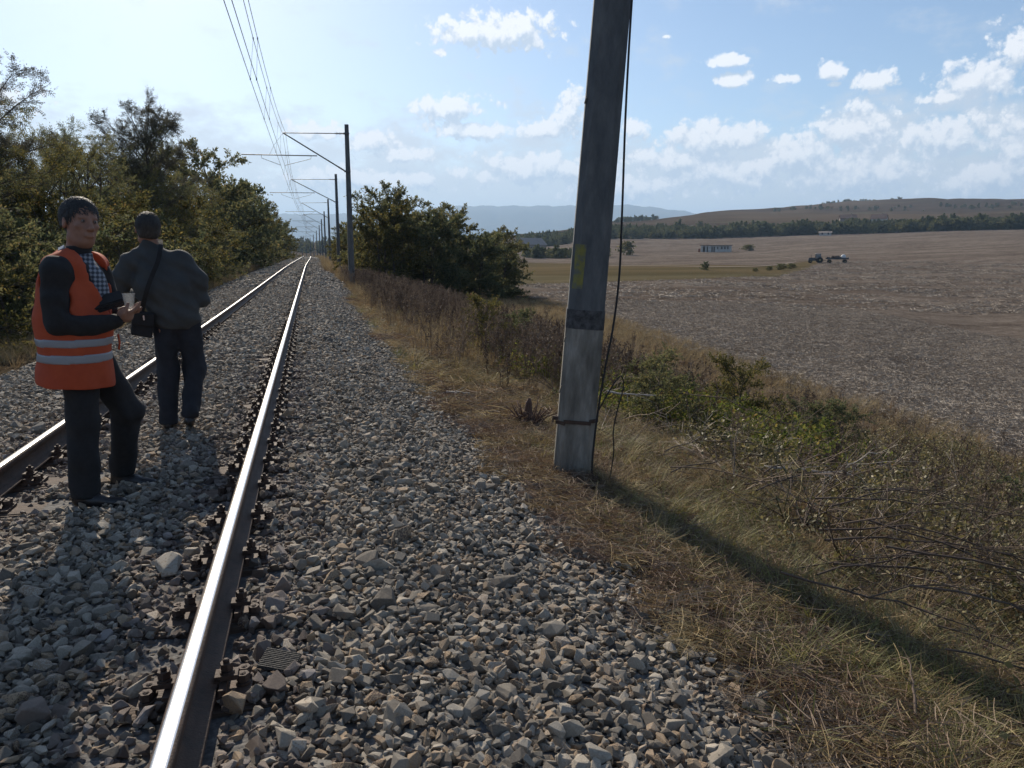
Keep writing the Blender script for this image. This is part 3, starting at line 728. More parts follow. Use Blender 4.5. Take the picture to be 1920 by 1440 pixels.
# ------------------------------------------------------------------ far masts with cantilevers
def cantilever_mast(x, y, base_z, H, tx, tz, detail, label, wx):
    m_ = empty('catenary_mast', (x, y, base_z), 0, label, 'mast', 'concrete catenary masts beside the track')
    zs = [-.6, 0, 2, 4, 6, H]
    w = [.165 - .0075 * max(z, 0) for z in zs]
    shaft(zs, w, w, .04).obj('shaft', M['concrete_grey'], m_)
    # local offsets
    cxl = tx - x; up = lambda h: tz + h - base_z
    tip = (cxl + wx[0], 0, up(7.22)); st = (-.12, 0, up(7.30)); ft = (-.12, 0, up(5.40))
    k = 8 if detail else 5
    MB().tube([tip, st], .022, k).obj('top_stay', M['galv'], m_)
    MB().tube([tip, ft], .034, k).obj('cantilever_tube', M['galv'], m_)
    jn = Vector(tip).lerp(Vector(ft), .52)
    bar = MB().tube([(cxl - 1.95, 0, up(6.10)), (jn.x + .05, 0, up(6.14))], .026, k).obj('registration_tube', M['galv'], m_)
    MB().tube([(cxl - 1.0, 0, up(6.10)), (cxl - .98, 0, up(5.95)), (cxl + wx[1], 0, up(5.62))], .012, 5).obj('steady_arm', M['galv'], bar)
    MB().tube([(jn.x - .25, 0, up(6.14)), (jn.x - .27, 0, up(5.98)), (cxl + wx[2], 0, up(5.62))], .012, 5).obj('steady_arm', M['galv'], bar)
    if detail:
        for (p, q) in ((st, tip), (ft, tip)):
            p, q = Vector(p), Vector(q); dv = (q - p).normalized(); m2_ = MB()
            for s_ in range(5): c = p + dv * (.12 + .07 * s_); m2_.tube([c - dv * .012, c + dv * .012], .055, 10)
            m2_.tube([p, p + dv * .5], .025, 6); m2_.obj('insulator', M['insul'], m_)
        MB().tube([(cxl - .6, 0, up(6.12)), (cxl - .35, 0, up(6.6)), tip], .006, 4).obj('tie_wire', M['galv'], m_)
        mc = MB(); mc.box((-.03, 0, up(7.30)), (.30, .38, .05)); mc.box((-.03, 0, up(5.40)), (.32, .40, .05)); mc.obj('bracket', M['galv'], m_)
    return m_
masts = [(3.35, 42.3, 7.72), (3.72, 70, 7.6), (3.88, 105, 7.5), (4.0, 138, 7.7), (4.05, 171, 8.3), (4.0, 204, 8.5), (3.6, 238, 8.1), (2.9, 271, 7.9), (1.9, 303, 7.9), (.3, 336, 7.6), (-1.6, 369, 7.3), (-4.6, 405, 7.0), (-8, 440, 6.8)]
lab = ['tall mast with the largest cantilever standing clear of the bushes', 'second mast beyond the open verge, its foot beside yellow green leaves', 'third mast along the track, thinner and darker before the far ridge']
for i, (x, y, zt) in enumerate(masts):
    bz = gz(x, y); tx, tz = float(track_x(y)), float(track_z(y))
    s_ = 1 if i % 2 == 0 else -1
    zt = tz + 7.75
    cantilever_mast(x, y, bz, zt - bz, tx, tz, i < 3, lab[i] if i < 3 else 'slim far concrete mast in the dwindling row, %s of the row counting away' % ['fourth', 'fifth', 'sixth', 'seventh', 'eighth', 'ninth', 'tenth', 'eleventh', 'twelfth', 'thirteenth'][i - 3], (.12 if s_ > 0 else -.15, -.06, .14))

# wires: two messenger and two contact wires with droppers
sup = [-27.5, 5.88] + [m_[1] for m_ in masts]
def wire_line(off, h, sag, r, label, name):
    P = []
    for k in range(len(sup) - 1):
        y0, y1 = sup[k], sup[k + 1]
        for t in np.linspace(0, 1, 13)[:-1]:
            y = y0 + (y1 - y0) * t; o0 = off * (1 if k % 2 == 0 else .55); o1 = off * (1 if k % 2 else .55)
            P.append((float(track_x(y)) + o0 + (o1 - o0) * t, y, float(track_z(y)) + h - sag * 4 * t * (1 - t)))
    o = MB().tube(P, r, 5).obj(name, M['copper'])
    return tag(o, label, 'overhead wire', 'overhead wires above the track'), P
m1_, PM1 = wire_line(.10, 7.2, .7, .0075, 'leftward sagging carrier wire above the track, upper of its pair', 'messenger_wire')
m2_, PM2 = wire_line(.24, 7.25, .75, .0075, 'rightmost sagging carrier wire hung from the cantilever tips', 'messenger_wire')
c1_, PC1 = wire_line(-.06, 5.6, .04, .008, 'leftmost straight contact wire above the track', 'contact_wire')
c2_, PC2 = wire_line(.14, 5.6, .04, .008, 'straight contact wire right of its neighbour, at the short steady arm', 'contact_wire')
for (Pa, Pb, pa_) in ((PM1, PC1, m1_), (PM2, PC2, m2_)):
    for i in range(10, min(len(Pa), 66)):
        if i % 12 in (2, 5, 7, 10):
            a, b_ = Pa[i], Pb[i]
            MB().tube([a, b_], .0035, 4).obj('dropper', M['copper'], pa_)
            MB().box(a, (.03, .03, .05)).box(b_, (.03, .03, .05)).obj('dropper_clamp', M['galv'], pa_)

# ------------------------------------------------------------------ vegetation meshes
def perp(Dv):
    ref = np.where(np.abs(Dv[:, 2:3]) < .9, np.array([[0, 0, 1.]]), np.array([[1., 0, 0]]))
    A = np.cross(Dv, ref); A /= np.linalg.norm(A, axis=1, keepdims=True) + 1e-9
    return A, np.cross(Dv, A)
def quads(cen, u, v):
    """diamond-ish quads: centre, half vectors"""
    V = np.stack([cen - u, cen - v, cen + u, cen + v], 1).reshape(-1, 3)
    F = np.arange(len(cen) * 4).reshape(-1, 4); return V, F
def compound_leaves(r, base, dirs, length, width, K):
    """pinnate leaves: K leaflets along each rachis"""
    n_ = len(base); A, B = perp(dirs)
    t0 = r.uniform(0, 6.28, (n_, 1)); side = np.cos(t0) * A + np.sin(t0) * B
    nrm = np.cross(dirs, side); out = []
    L = length * r.uniform(.7, 1.2, (n_, 1))
    Vs = []
    for k in range(K):
        f = (k // 2 + 1) / (K // 2 + 1); sg = 1 if k % 2 else -1
        if k == K - 1: cen = base + dirs * L; u = dirs * width * 1.0; v = side * width * .45
        else:
            cen = base + dirs * L * f + side * sg * width * .9 + np.array([0, 0, -1]) * (L * .25 * f * f)
            u = (side * sg + dirs * .35 + nrm * r.normal(0, .3, (n_, 1))) * width; v = (dirs + nrm * r.normal(0, .35, (n_, 1))) * width * .42
        V, F = quads(cen, u, v); Vs.append(V)
    V = np.concatenate(Vs); return V, np.arange(len(V)).reshape(-1, 4)
def simple_leaves(r, base, dirs, length, width):
    n_ = len(base); A, B = perp(dirs); t0 = r.uniform(0, 6.28, (n_, 1)); side = np.cos(t0) * A + np.sin(t0) * B
    L = length * r.uniform(.6, 1.25, (n_, 1)); return quads(base + dirs * L * .5, dirs * L * .5, side * width * r.uniform(.7, 1.3, (n_, 1)))

def tree_meshes(seed, H, spread, limbs, twigs, leaves, leafmat, style='pinnate', low=.08, llen=.19, lwid=.026, K=9, droop=.15, shape='bush', cut=1.0):
    r = np.random.default_rng(seed); tk = Acc(); cr = Acc()
    n_tr = 1 if shape == 'tree' else 3
    for tnum in range(n_tr):
        ox, oy = (0, 0) if n_tr == 1 else r.normal(0, .35 * spread / 2, 2)
        Ht = H * r.uniform(.8, 1) if n_tr > 1 else H
        tt = np.linspace(0, 1, 9)
        ln = r.normal(0, .05 * H, 2)
        tp = np.stack([ox + ln[0] * tt + .06 * H * .3 * np.sin(tt * 5 + r.uniform(0, 6)), oy + ln[1] * tt + .02 * H * np.sin(tt * 4 + r.uniform(0, 6)), -.3 + (Ht * .93 + .3) * tt], 1)
        V, F = tube_np(tp, (.012 if n_tr == 1 else .010) * H * (1.05 - tt) ** .8 + .006, 7); tk.add(V, F)
        for q in range(limbs // n_tr):
            h = low + (1 - low) * ((q + r.random()) / (limbs // n_tr)) ** .9
            b0 = np.array([np.interp(h * .92, tt, tp[:, k]) for k in range(3)])
            ang = q * 2.4 + r.uniform(-.5, .5)
            if shape == 'tree': rad = spread * (1.0 - .55 * abs(h - .62) / .5) * r.uniform(.65, 1.15)
            else: rad = spread * math.sqrt(max(.05, 1 - (max(0, h - .35) / .72) ** 2)) * r.uniform(.6, 1.12)
            rise = H * (.06 + .16 * h) * r.uniform(.5, 1.5)
            end = b0 + np.array([math.cos(ang) * rad, math.sin(ang) * rad, rise])
            if end[2] > H * 1.04: end[2] = H * r.uniform(.96, 1.06)
            s_ = np.linspace(0, 1, 6)[:, None]
            lp = b0 + (end - b0) * s_ + np.array([0, 0, 1]) * (.10 * rad * np.sin(s_ * PI)) + r.normal(0, .03 * rad, (6, 3)) * s_
            V, F = tube_np(lp, (.004 * H * (1 - s_[:, 0]) + .006) * (.8 if n_tr > 1 else .85), 5); tk.add(V, F)
            for w_ in range(twigs):
                f = .18 + .82 * (w_ + r.random()) / twigs
                p0 = np.array([np.interp(f, s_[:, 0], lp[:, k]) for k in range(3)])
                dv = (end - b0) / (np.linalg.norm(end - b0) + 1e-6) * .7 + r.normal(0, .6, 3) + np.array([0, 0, .25]); dv /= np.linalg.norm(dv)
                tl = (.16 + .10 * r.random()) * spread * (1.25 - .4 * f) + .12
                u_ = np.linspace(0, 1, 4)[:, None]
                wp = p0 + dv * tl * u_ + np.array([0, 0, -1]) * droop * tl * u_ ** 2
                V, F = tube_np(wp, .0065 * (1.2 - u_[:, 0]), 3); tk.add(V, F)
                nl = max(2, int(leaves * r.uniform(.5, 1.3) * cut)); g = r.uniform(.1, 1, nl)
                lb = np.stack([np.interp(g, u_[:, 0], wp[:, k]) for k in range(3)], 1) + r.normal(0, .03, (nl, 3))
                ld = dv + r.normal(0, .75, (nl, 3)) + np.array([0, 0, -.12]); ld /= np.linalg.norm(ld, axis=1, keepdims=True)
                if style == 'pinnate': V, F = compound_leaves(r, lb, ld, llen, lwid, K)
                else: V, F = simple_leaves(r, lb, ld, llen, lwid)
                cr.add(V, F)
    return tk.mesh('trunk', M['bark'], True), cr.mesh('crown', leafmat)

# near left trees (pinnate leaves), bushes, far bushes
T_NEAR = [tree_meshes(1, 6.4, 2.3, 27, 13, 15, M['leaf_a'], K=7), tree_meshes(2, 5.6, 2.2, 27, 13, 15, M['leaf_a'], K=7),
          tree_meshes(3, 4.6, 2.1, 24, 13, 16, M['leaf_b'], K=7), tree_meshes(4, 6.0, 2.4, 27, 13, 15, M['leaf_c'], K=7)]
T_TALL = tree_meshes(5, 8.4, 2.5, 48, 14, 20, M['leaf_g'], shape='tree', low=.28, K=7, llen=.22, lwid=.03)
T_BUSH = [tree_meshes(11, 3.0, 1.8, 27, 13, 32, M['leaf_b'], style='simple', low=.03, llen=.10, lwid=.020),
          tree_meshes(12, 2.4, 1.7, 27, 13, 32, M['leaf_c'], style='simple', low=.03, llen=.10, lwid=.020),
          tree_meshes(15, 2.7, 1.7, 27, 13, 32, M['leaf_a'], style='simple', low=.03, llen=.10, lwid=.020)]
T_FAR = [tree_meshes(21, 6.6, 2.7, 36, 15, 38, M['leaf_a'], style='simple', low=.03, llen=.18, lwid=.036),
         tree_meshes(22, 5.8, 2.6, 36, 15, 38, M['leaf_c'], style='simple', low=.03, llen=.18, lwid=.036),
         tree_meshes(23, 5.2, 2.5, 36, 15, 38, M['leaf_b'], style='simple', low=.03, llen=.18, lwid=.036)]

def plant(name, src, x, y, s, rz, label, cat, group, sz=None, dz=0):
    o = empty(name, (x, y, gz(x, y) + dz), rz, label, cat, group); o.scale = (s, s, (sz or s))
    t_ = obj('trunk', src[0], o); c_ = obj('crown', src[1], o); return o
G1 = 'trees and bushes along the left side of the track'
G2 = 'trees in the thicket right of the track'
# left row, front bushes and back trees
r = np.random.default_rng(77)
front = [(-5.5, 13.5, 1, .95), (-5.2, 16, 0, .95), (-5.5, 18.5, 2, 1.05), (-5.1, 21, 1, 1.1), (-5.3, 23.5, 0, 1.15), (-5.0, 26, 2, 1.15), (-5.0, 29, 0, 1.2), (-4.9, 32, 1, 1.3),
         (-4.9, 35.5, 0, 1.25), (-4.8, 39, 2, 1.4), (-4.8, 43, 0, 1.4), (-4.7, 48, 2, 1.4)]
ORD = ['first', 'second', 'third', 'fourth', 'fifth', 'sixth', 'seventh', 'eighth', 'ninth', 'tenth', 'eleventh', 'twelfth', 'thirteenth', 'fourteenth', 'fifteenth', 'sixteenth', 'seventeenth', 'eighteenth', 'nineteenth', 'twentieth']
CNT = {}
def nth(t_):
    k = CNT.get(t_, 0); CNT[t_] = k + 1
    return t_ + ', %s of its kind counting away' % ORD[min(k, 19)]
for i, (x, y, k, s_) in enumerate(front):
    plant('bush', T_BUSH[k], x, y, s_, r.uniform(0, 6.28), nth(['yellow tinged bush under the left tree row', 'dark green bush under the left tree row', 'olive bush under the left tree row'][k]), 'bush', G1)
back = [(-8.2, 14, 3, 1.0), (-8.0, 17, 0, 1.0), (-7.4, 19.5, 2, 1.0), (-8.6, 21.5, 0, .98), (-7.4, 23.5, 1, .92), (-9.5, 25, 3, .95), (-7.2, 26.5, 2, .98), (-8.6, 29, 0, .88), (-6.8, 30.5, 1, .9),
        (-8.2, 34, 3, .88), (-6.7, 36, 2, 1.05), (-8.0, 40, 0, .98), (-6.6, 42, 3, .95), (-6.5, 47, 1, 1.05), (-8, 49, 0, 1.0), (-6.4, 53, 2, 1.25), (-6.6, 59, 0, .95),
        (-11.5, 20, 0, 1.1), (-11.5, 26, 3, 1.05), (-11.5, 32, 1, 1.05), (-11.8, 38, 0, 1), (-11.5, 46, 3, 1.0)]
lb = ['olive green feathery locust tree in the left row', 'smaller olive locust tree in the left row', 'yellow brown locust tree in the left row', 'dark green locust tree in the left row']
for (x, y, k, s_) in sorted(back, key=lambda q: q[1]): plant('locust_tree', T_NEAR[k], x, y, s_ * (1.14 if y < 34 else 1.3), r.uniform(0, 6.28), nth(lb[k]), 'tree', G1)
plant('locust_tree', T_TALL, -6.9, 43.0, 1.06, 1.2, 'tallest open grey tree rising above the left row against the sky', 'tree', G1)
plant('locust_tree', T_TALL, -8.4, 27.0, .98, 4.0, 'tall thin leaved tree at the left edge of the picture', 'tree', G1)
for i, (x, y) in enumerate([(-6.3, 66), (-5.9, 74), (-6.2, 83), (-5.6, 92), (-6, 102), (-5.5, 113), (-5.2, 125), (-5.2, 138), (-5, 152), (-5, 167), (-5.2, 184), (-5.4, 203), (-6, 225), (-7, 250)]):
    k = i % 3; plant('tree', T_FAR[k], x, y, r.uniform(.95, 1.15) * (1.35 if i < 8 else 1.15 if i < 10 else .6), r.uniform(0, 6.28), nth('far %s tree in the left row' % ['olive', 'dark green', 'yellowing'][k]), 'tree', G1)
# right thicket
RT = [(5.9, 57, 2, 1.22), (6.6, 62, 0, 1.2), (8.2, 60, 0, 1.15), (10.2, 60, 1, 1.2), (12.6, 62, 0, 1.15), (14.8, 62, 1, 1.08), (16.6, 64, 0, .98), (18.0, 66, 1, .9), (9.4, 67, 1, 1.2), (12, 68, 0, 1.2), (15, 69, 2, 1.05), (17.5, 71, 0, .95), (19.4, 72, 1, .85),
      (6.6, 66, 2, .95), (7.4, 75, 1, 1.05), (10.5, 76, 0, 1.15), (6.0, 80, 2, 1.0), (6.2, 90, 2, 1.0), (8, 88, 1, 1), (6.1, 99, 2, .95), (6.2, 112, 0, .95), (6.4, 126, 1, .9), (6.6, 142, 2, .8), (6.8, 160, 0, .7), (7, 182, 1, .6), (6.5, 210, 0, .55)]
for i, (x, y, k, s_) in enumerate(sorted(RT, key=lambda q: q[1])):
    plant('tree', T_FAR[k], x, y, s_ * .9, r.uniform(0, 6.28), nth(['olive tree in the right thicket', 'dark green tree in the right thicket', 'yellow green tree close behind the masts'][k]), 'tree', G2, dz=-.1)

# ------------------------------------------------------------------ verge plants
def tuft(seed, n_, h, lean, w, m, rad=.05, curl=.5):
    r = np.random.default_rng(seed); ac = Acc()
    for i in range(n_):
        a = r.uniform(0, 6.28); rr_ = rad * math.sqrt(r.random()); b0 = np.array([rr_ * math.cos(a), rr_ * math.sin(a), -.01])
        a2 = a + r.normal(0, .8); L = h * r.uniform(.5, 1.15); ln = lean * r.uniform(.3, 1.3)
        s_ = np.linspace(0, 1, 4); out = np.array([math.cos(a2), math.sin(a2), 0]); sd_ = np.array([-math.sin(a2), math.cos(a2), 0])
        P = b0 + out * (L * (ln * s_ + curl * s_ ** 2))[:, None] + np.array([0, 0, 1]) * (L * s_ * (1 - curl * .55 * s_))[:, None] + sd_ * (r.normal(0, .06) * L * s_ ** 2)[:, None]
        ww = w * np.array([1, .9, .6, .12])[:, None]
        V = np.concatenate([P - sd_ * ww, P + sd_ * ww]); F = np.array([[k, k + 1, k + 5, k + 4] for k in range(3)])
        ac.add(V, F)
    return ac.mesh('tuft', m)
def mess(seed, n_, L, m, w=.0014, zh=.03, R0=.12):
    """flat lying tangled straw"""
    r = np.random.default_rng(seed); ac = Acc()
    for i in range(n_):
        a = r.uniform(0, 6.28); c = np.array([*r.normal(0, R0 * .5, 2), abs(r.normal(0, zh))]); dv = np.array([math.cos(a), math.sin(a), r.normal(0, .25)])
        s_ = np.linspace(-.5, .5, 4)[:, None] * L * r.uniform(.5, 1.3); sd_ = np.array([-dv[1], dv[0], 0])
        P = c + dv * s_ + sd_ * (r.normal(0, 1.2) * s_ ** 2) + np.array([0, 0, 1]) * (r.normal(0, .8) * s_ ** 2); P[:, 2] = np.maximum(P[:, 2], .002)
        up_ = sd_ * w * .7 + np.array([0, 0, w * .7])
        ac.add(np.concatenate([P - up_, P + up_]), np.array([[k, k + 1, k + 5, k + 4] for k in range(3)]))
    return ac.mesh('straw', m)
def weed(seed, h, m, n_st=3, leafy=False):
    r = np.random.default_rng(seed); ac = Acc()
    for q in range(n_st):
        a = r.uniform(0, 6.28); ln = r.uniform(.02, .22); s_ = np.linspace(0, 1, 5)[:, None]; Lh = h * r.uniform(.7, 1.1)
        P = np.array([math.cos(a), math.sin(a), 0]) * (ln * Lh * s_ ** 1.4) + np.array([0, 0, 1]) * Lh * s_ + r.normal(0, .008, (5, 3)) + np.array([*r.normal(0, .04, 2), -.02])
        V, F = tube_np(P, .004 * (1.25 - s_[:, 0]), 3); ac.add(V, F)
        for b_ in range(7):
            f = r.uniform(.35, 1); p0 = np.array([np.interp(f, s_[:, 0], P[:, k]) for k in range(3)]); dv = np.array([*r.normal(0, .6, 2), .8]); dv /= np.linalg.norm(dv)
            bl = r.uniform(.06, .16) * h; u_ = np.linspace(0, 1, 3)[:, None]; bp_ = p0 + dv * bl * u_; V, F = tube_np(bp_, .002, 3); ac.add(V, F)
            k = 6; g = r.uniform(.3, 1.05, k)[:, None]; V, F = simple_leaves(r, p0 + dv * bl * g, r.normal(0, 1, (k, 3)) * .6 + np.array([0, 0, .5]), .03 if not leafy else .05, .006 if not leafy else .012); ac.add(V, F)
        k = 14; f = r.uniform(.72, 1.02, k); pb = np.stack([np.interp(f, s_[:, 0], P[:, k_]) for k_ in range(3)], 1); V, F = simple_leaves(r, pb, r.normal(0, .5, (k, 3)) + np.array([0, 0, .7]), .035, .008); ac.add(V, F)
    return ac.mesh('weed', m)
def bramble(seed, L, m, nl=46, leaf=.05, stems=3):
    r = np.random.default_rng(seed); ac = Acc()
    for q in range(stems):
        a = r.uniform(0, 6.28); Lx = L * r.uniform(.6, 1.1); s_ = np.linspace(0, 1, 7)[:, None]; hh_ = L * r.uniform(.18, .5)
        P = np.array([math.cos(a), math.sin(a), 0]) * Lx * s_ + np.array([0, 0, 1]) * hh_ * np.sin(s_ * PI * .85) + r.normal(0, .02, (7, 3))
        V, F = tube_np(P, .0035 * (1.3 - s_[:, 0]), 3); ac.add(V, F)
        f = r.uniform(.05, 1, nl); pb = np.stack([np.interp(f, s_[:, 0], P[:, k_]) for k_ in range(3)], 1) + r.normal(0, .035, (nl, 3))
        dv = r.normal(0, 1, (nl, 3)) * [1, 1, .45] + [0, 0, .25]; dv /= np.linalg.norm(dv, axis=1, keepdims=True)
        V, F = simple_leaves(r, pb, dv, leaf, leaf * .33); ac.add(V, F)
    return ac.mesh('spray', m)
def twiggy(seed, L, m, leafm=None):
    r = np.random.default_rng(seed); ac = Acc(); 
    for q in range(4):
        a = r.uniform(0, 6.28); el_ = r.uniform(.05, .7); dv = np.array([math.cos(a) * math.cos(el_), math.sin(a) * math.cos(el_), math.sin(el_)])
        s_ = np.linspace(0, 1, 6)[:, None]; Lq = L * r.uniform(.5, 1.1)
        P = dv * Lq * s_ + np.array([0, 0, -.3]) * Lq * s_ ** 2 + r.normal(0, .02 * L, (6, 3)) * s_ + [0, 0, .02]
        V, F = tube_np(P, .0032 * (1.3 - s_[:, 0]), 3); ac.add(V, F)
        for b_ in range(6):
            f = r.uniform(.2, 1); p0 = np.array([np.interp(f, s_[:, 0], P[:, k]) for k in range(3)]); d2 = dv + r.normal(0, .6, 3); u_ = np.linspace(0, 1, 3)[:, None]
            V, F = tube_np(p0 + d2 * r.uniform(.1, .3) * Lq * u_, .0018, 3); ac.add(V, F)
    return ac.mesh('twigs', m)

VD = proto_coll('dry_tuft', [tuft(i, 44, .15, .6, .0011, M['grass_dry'], .06) for i in range(5)] + [tuft(20 + i, 36, .26, .45, .0014, M['grass_dry'], .05, .35) for i in range(3)])
VG = proto_coll('green_tuft', [tuft(40 + i, 50, .14, .65, .0012, M['grass_green'], .07) for i in range(4)] + [tuft(50 + i, 36, .20, .5, .0016, M['grass_green'], .05) for i in range(2)])
VS = proto_coll('straw_mess', [mess(60 + i, 60, .11, M['grass_red']) for i in range(5)] + [mess(70 + i, 60, .12, M['grass_dry']) for i in range(3)])
VW = proto_coll('weed_stalk', [weed(80 + i, .75, M['weed']) for i in range(6)])
VB = proto_coll('bramble_spray', [bramble(90 + i, .5, M['bramble'], 80, .030) for i in range(6)])
VO = proto_coll('tangle', [bramble(95 + i, .5, mat('olive_scrub_leaf', source='island', rough=.6, translucent=.32, stops=[(0, (.085, .078, .032)), (.4, (.155, .135, .048)), (.8, (.26, .215, .085)), (1, (.34, .27, .14))]) if i == 0 else bpy.data.materials['olive_scrub_leaf'], 26, .028, 4) for i in range(4)])
VT = proto_coll('twig_bunch', [twiggy(110 + i, .5, M['twig']) for i in range(5)])

def veg(name, coll, nvar, X, Y, s0, s1, label, cat, tilt=.15, lift=0.0, keep=None):
    if keep is not None: X, Y = X[keep], Y[keep]
    k = X.size; Z = ground_z(X, Y) + lift
    rot = np.stack([rng.normal(0, tilt, k), rng.normal(0, tilt, k), rng.uniform(0, 6.28, k)], 1)
    sc = rng.uniform(s0, s1, k)[:, None] * np.ones((1, 3))
    if isinstance(nvar, int): idx = rng.integers(0, nvar, k)
    else: idx = nvar(k)
    o = scatter(name, coll, np.stack([X, Y, Z], 1), rot, sc, idx)
    return tag(o, label, cat, kind='stuff')
def rndk(X): return rng.random(X.size)
# reddish straw mess from the ballast edge outwards
X, Y = jgrid(2.0, 6.5, .6, 9, .085); e_ = np.clip((X - 2.40 - .09 * np.clip(4 - Y, 0, 3)) / .5, 0, 1)
veg('straw_litter', VS, 8, X, Y, .8, 1.3, 'tangled red brown dead straw between ballast and grass', 'dead grass', .12, .0, rndk(X) < e_ * np.clip(1.15 - (X - 2.3) / 5, .25, 1) * (wob(X, Y, .6, 1) > -.75))
X, Y = jgrid(2.0, 14, 8, 30, .20); e_ = np.clip((X - 2.3) / .5, 0, 1)
veg('straw_litter', VS, lambda k: rng.choice([0, 1, 5, 6, 7], k), X, Y, 1.2, 2.2, 'flat dead straw on the verge beyond the near mast', 'dead grass', .12, .0, rndk(X) < e_ * .9)
# dry grass
X, Y = jgrid(2.4, 14.5, .6, 12, .13); e_ = np.clip((X - 2.7) / 1.0, 0, 1) * np.clip(.62 + .5 * wob(X, Y, 1.1, 3), 0, 1)
veg('dry_grass', VD, 8, X, Y, .65, 1.25, 'tan dry grass tufts on the near embankment', 'grass', .15, 0, (rndk(X) < e_ * .85) & (X < field_edge(Y) - .2))
X, Y = jgrid(2.4, 25, 12, 62, .30); e_ = np.clip((X - track_x(Y) - 2.5) / .8, 0, 1)
veg('dry_grass', VD, lambda k: rng.integers(4, 8, k), X, Y, 1.0, 2.0, 'tan dry grass on the embankment towards the thicket', 'grass', .15, 0, (rndk(X) < e_ * .85) & (X < field_edge(Y) + .5))
X, Y = jgrid(2.6, 6.2, 60, 240, .6); X = X + track_x(Y)
veg('dry_grass', VD, lambda k: rng.integers(4, 8, k), X, Y, 2.2, 3.6, 'brown grass strip at the foot of the far masts', 'grass', .15)
X, Y = jgrid(-6.2, -2.9, 6, 60, .26)
veg('dry_grass', VD, lambda k: rng.integers(3, 8, k), X, Y, 1.0, 1.9, 'tan dry grass between the far ballast edge and the left bushes', 'grass', .15, 0, rndk(X) < np.clip((-3.0 - X) / .9, .0, .85))
X, Y = jgrid(-6.0, -3.2, 60, 240, .7); X = X + track_x(Y)
veg('dry_grass', VD, lambda k: rng.integers(4, 8, k), X, Y, 2.2, 3.4, 'brown grass left of the rails in the distance', 'grass', .15)
# green grass: a band just right of the straw, and the shady hollow
X, Y = jgrid(2.5, 10, .6, 9.5, .10)
band = np.exp(-((X - (3.35 + .12 * Y)) / .55) ** 2) * .9 + .34 * (wob(X, Y, .8, 6) > .2)
veg('green_grass', VG, 6, X, Y, .7, 1.25, 'olive green grass band beside the mast shadow', 'grass', .15, 0, rndk(X) < band * np.clip((X - 2.7) / .5, 0, 1) * .8)
X, Y = jgrid(2.6, 9, 10, 30, .22)
veg('green_grass', VG, 6, X, Y, .9, 1.6, 'patches of green grass among the verge weeds', 'grass', .15, 0, rndk(X) < .55 * (wob(X, Y, 2.0, 11) > .05))
X, Y = jgrid(-6.5, -3.4, 8, 50, .3)
veg('green_grass', VG, 6, X, Y, 1.0, 2.0, 'green weeds under the left bushes', 'grass', .15, 0, rndk(X) < np.clip((-3.6 - X) / 1.2, 0, .8))
# brown weed stalks
X, Y = jgrid(2.9, 13.5, 9.0, 50, .2)
veg('dead_weeds', VW, 6, X, Y, .65, 1.25, 'standing dark brown dead weeds left of the near mast', 'weeds', .1, 0, rndk(X) < np.clip(.42 + .9 * wob(X, Y, 1.8, 13), 0, .9) * np.clip((X - 2.7 - .0 * Y) / 1.5, 0.1, 1) * np.clip((Y - 9 - .4 * (X < 5)) / 2, 0, 1) * np.clip(1.1 - (X - 6.5) / 3, .04, 1))
X, Y = jgrid(5.5, 13.5, 2, 14, .28)
veg('dead_weeds', VW, 6, X, Y, .5, .9, 'sparse dead weeds on the slope right of the near mast', 'weeds', .15, 0, rndk(X) < .35)
# green brambles right of the near mast
X, Y = jgrid(4.4, 11.5, 6.4, 18, .19)
msk = np.exp(-(((X - 6.9) / 2.1) ** 2 + ((Y - 11) / 3.6) ** 2)) + .25 * wob(X, Y, .9, 8)
veg('brambles', VB, 6, X, Y, 1.0, 1.8, 'low green bramble thicket right of the near mast', 'brambles', .2, .0, msk > .48)
X, Y = jgrid(4.4, 8.5, 12.5, 19, .28)
veg('brambles', VB, 6, X, Y, .6, 1.0, 'green leafy weeds left of the near mast below the brown stalks', 'brambles', .2, .0, wob(X, Y, 1.4, 9) > .25)
# olive tangled scrub on the slope
X, Y = jgrid(4.0, 13.0, .8, 12.5, .19)
msk = np.clip((X - 3.7 - .12 * Y) / 1.0, 0, 1) * np.clip(.75 + .5 * wob(X, Y, 1.0, 15), 0, 1)
veg('tangled_scrub', VO, 4, X, Y, .8, 1.6, 'olive tangled scrub of cut shoots on the near slope', 'scrub', .3, .0, rndk(X) < msk * .75)
X, Y = jgrid(3.9, 10.5, .8, 10, .26)
veg('cut_twigs', VT, 5, X, Y, .9, 1.9, 'thin bare twigs strewn over the slope scrub', 'twigs', .35, .03, rndk(X) < .45 * np.clip((X - 3.9) / 1.0, 0, 1))
# stubble straw on the near field
X, Y = jgrid(13, 46, 6, 60, .26)
FS = proto_coll('field_straw', [mess(130 + i, 30, .13, M['straw'], .0038, .015, .34) for i in range(4)])
X2, Y2 = jgrid(18, 230, 56, 235, 1.25); d2 = np.hypot(X2 - CAM[0], Y2); a2 = np.degrees(np.arctan2(X2 - CAM[0], Y2))
k2 = (X2 > np.interp(Y2, [56, 90], [20, 25])) & (a2 < 50) & (d2 < np.interp(a2, [10, 16.2, 22.8, 29, 33.5, 35.5, 36.5, 40], [84, 98, 106, 118, 135, 190, 235, 235])) & (rndk(X2) < .35 + .5 * wob(X2, Y2, 9, 2))
veg('field_stubble', FS, 4, X2, Y2, 2.6, 5.0, 'patches of pale straw far out on the ploughed field', 'stubble', .03, .02, k2)
kk = (X > field_edge(Y) - .3) & (rndk(X) < 1.1 - .008 * Y)
veg('field_stubble', FS, 4, X, Y, .9, 1.5, 'pale straw stubble lying on the ploughed field', 'stubble', .1, .01, kk)

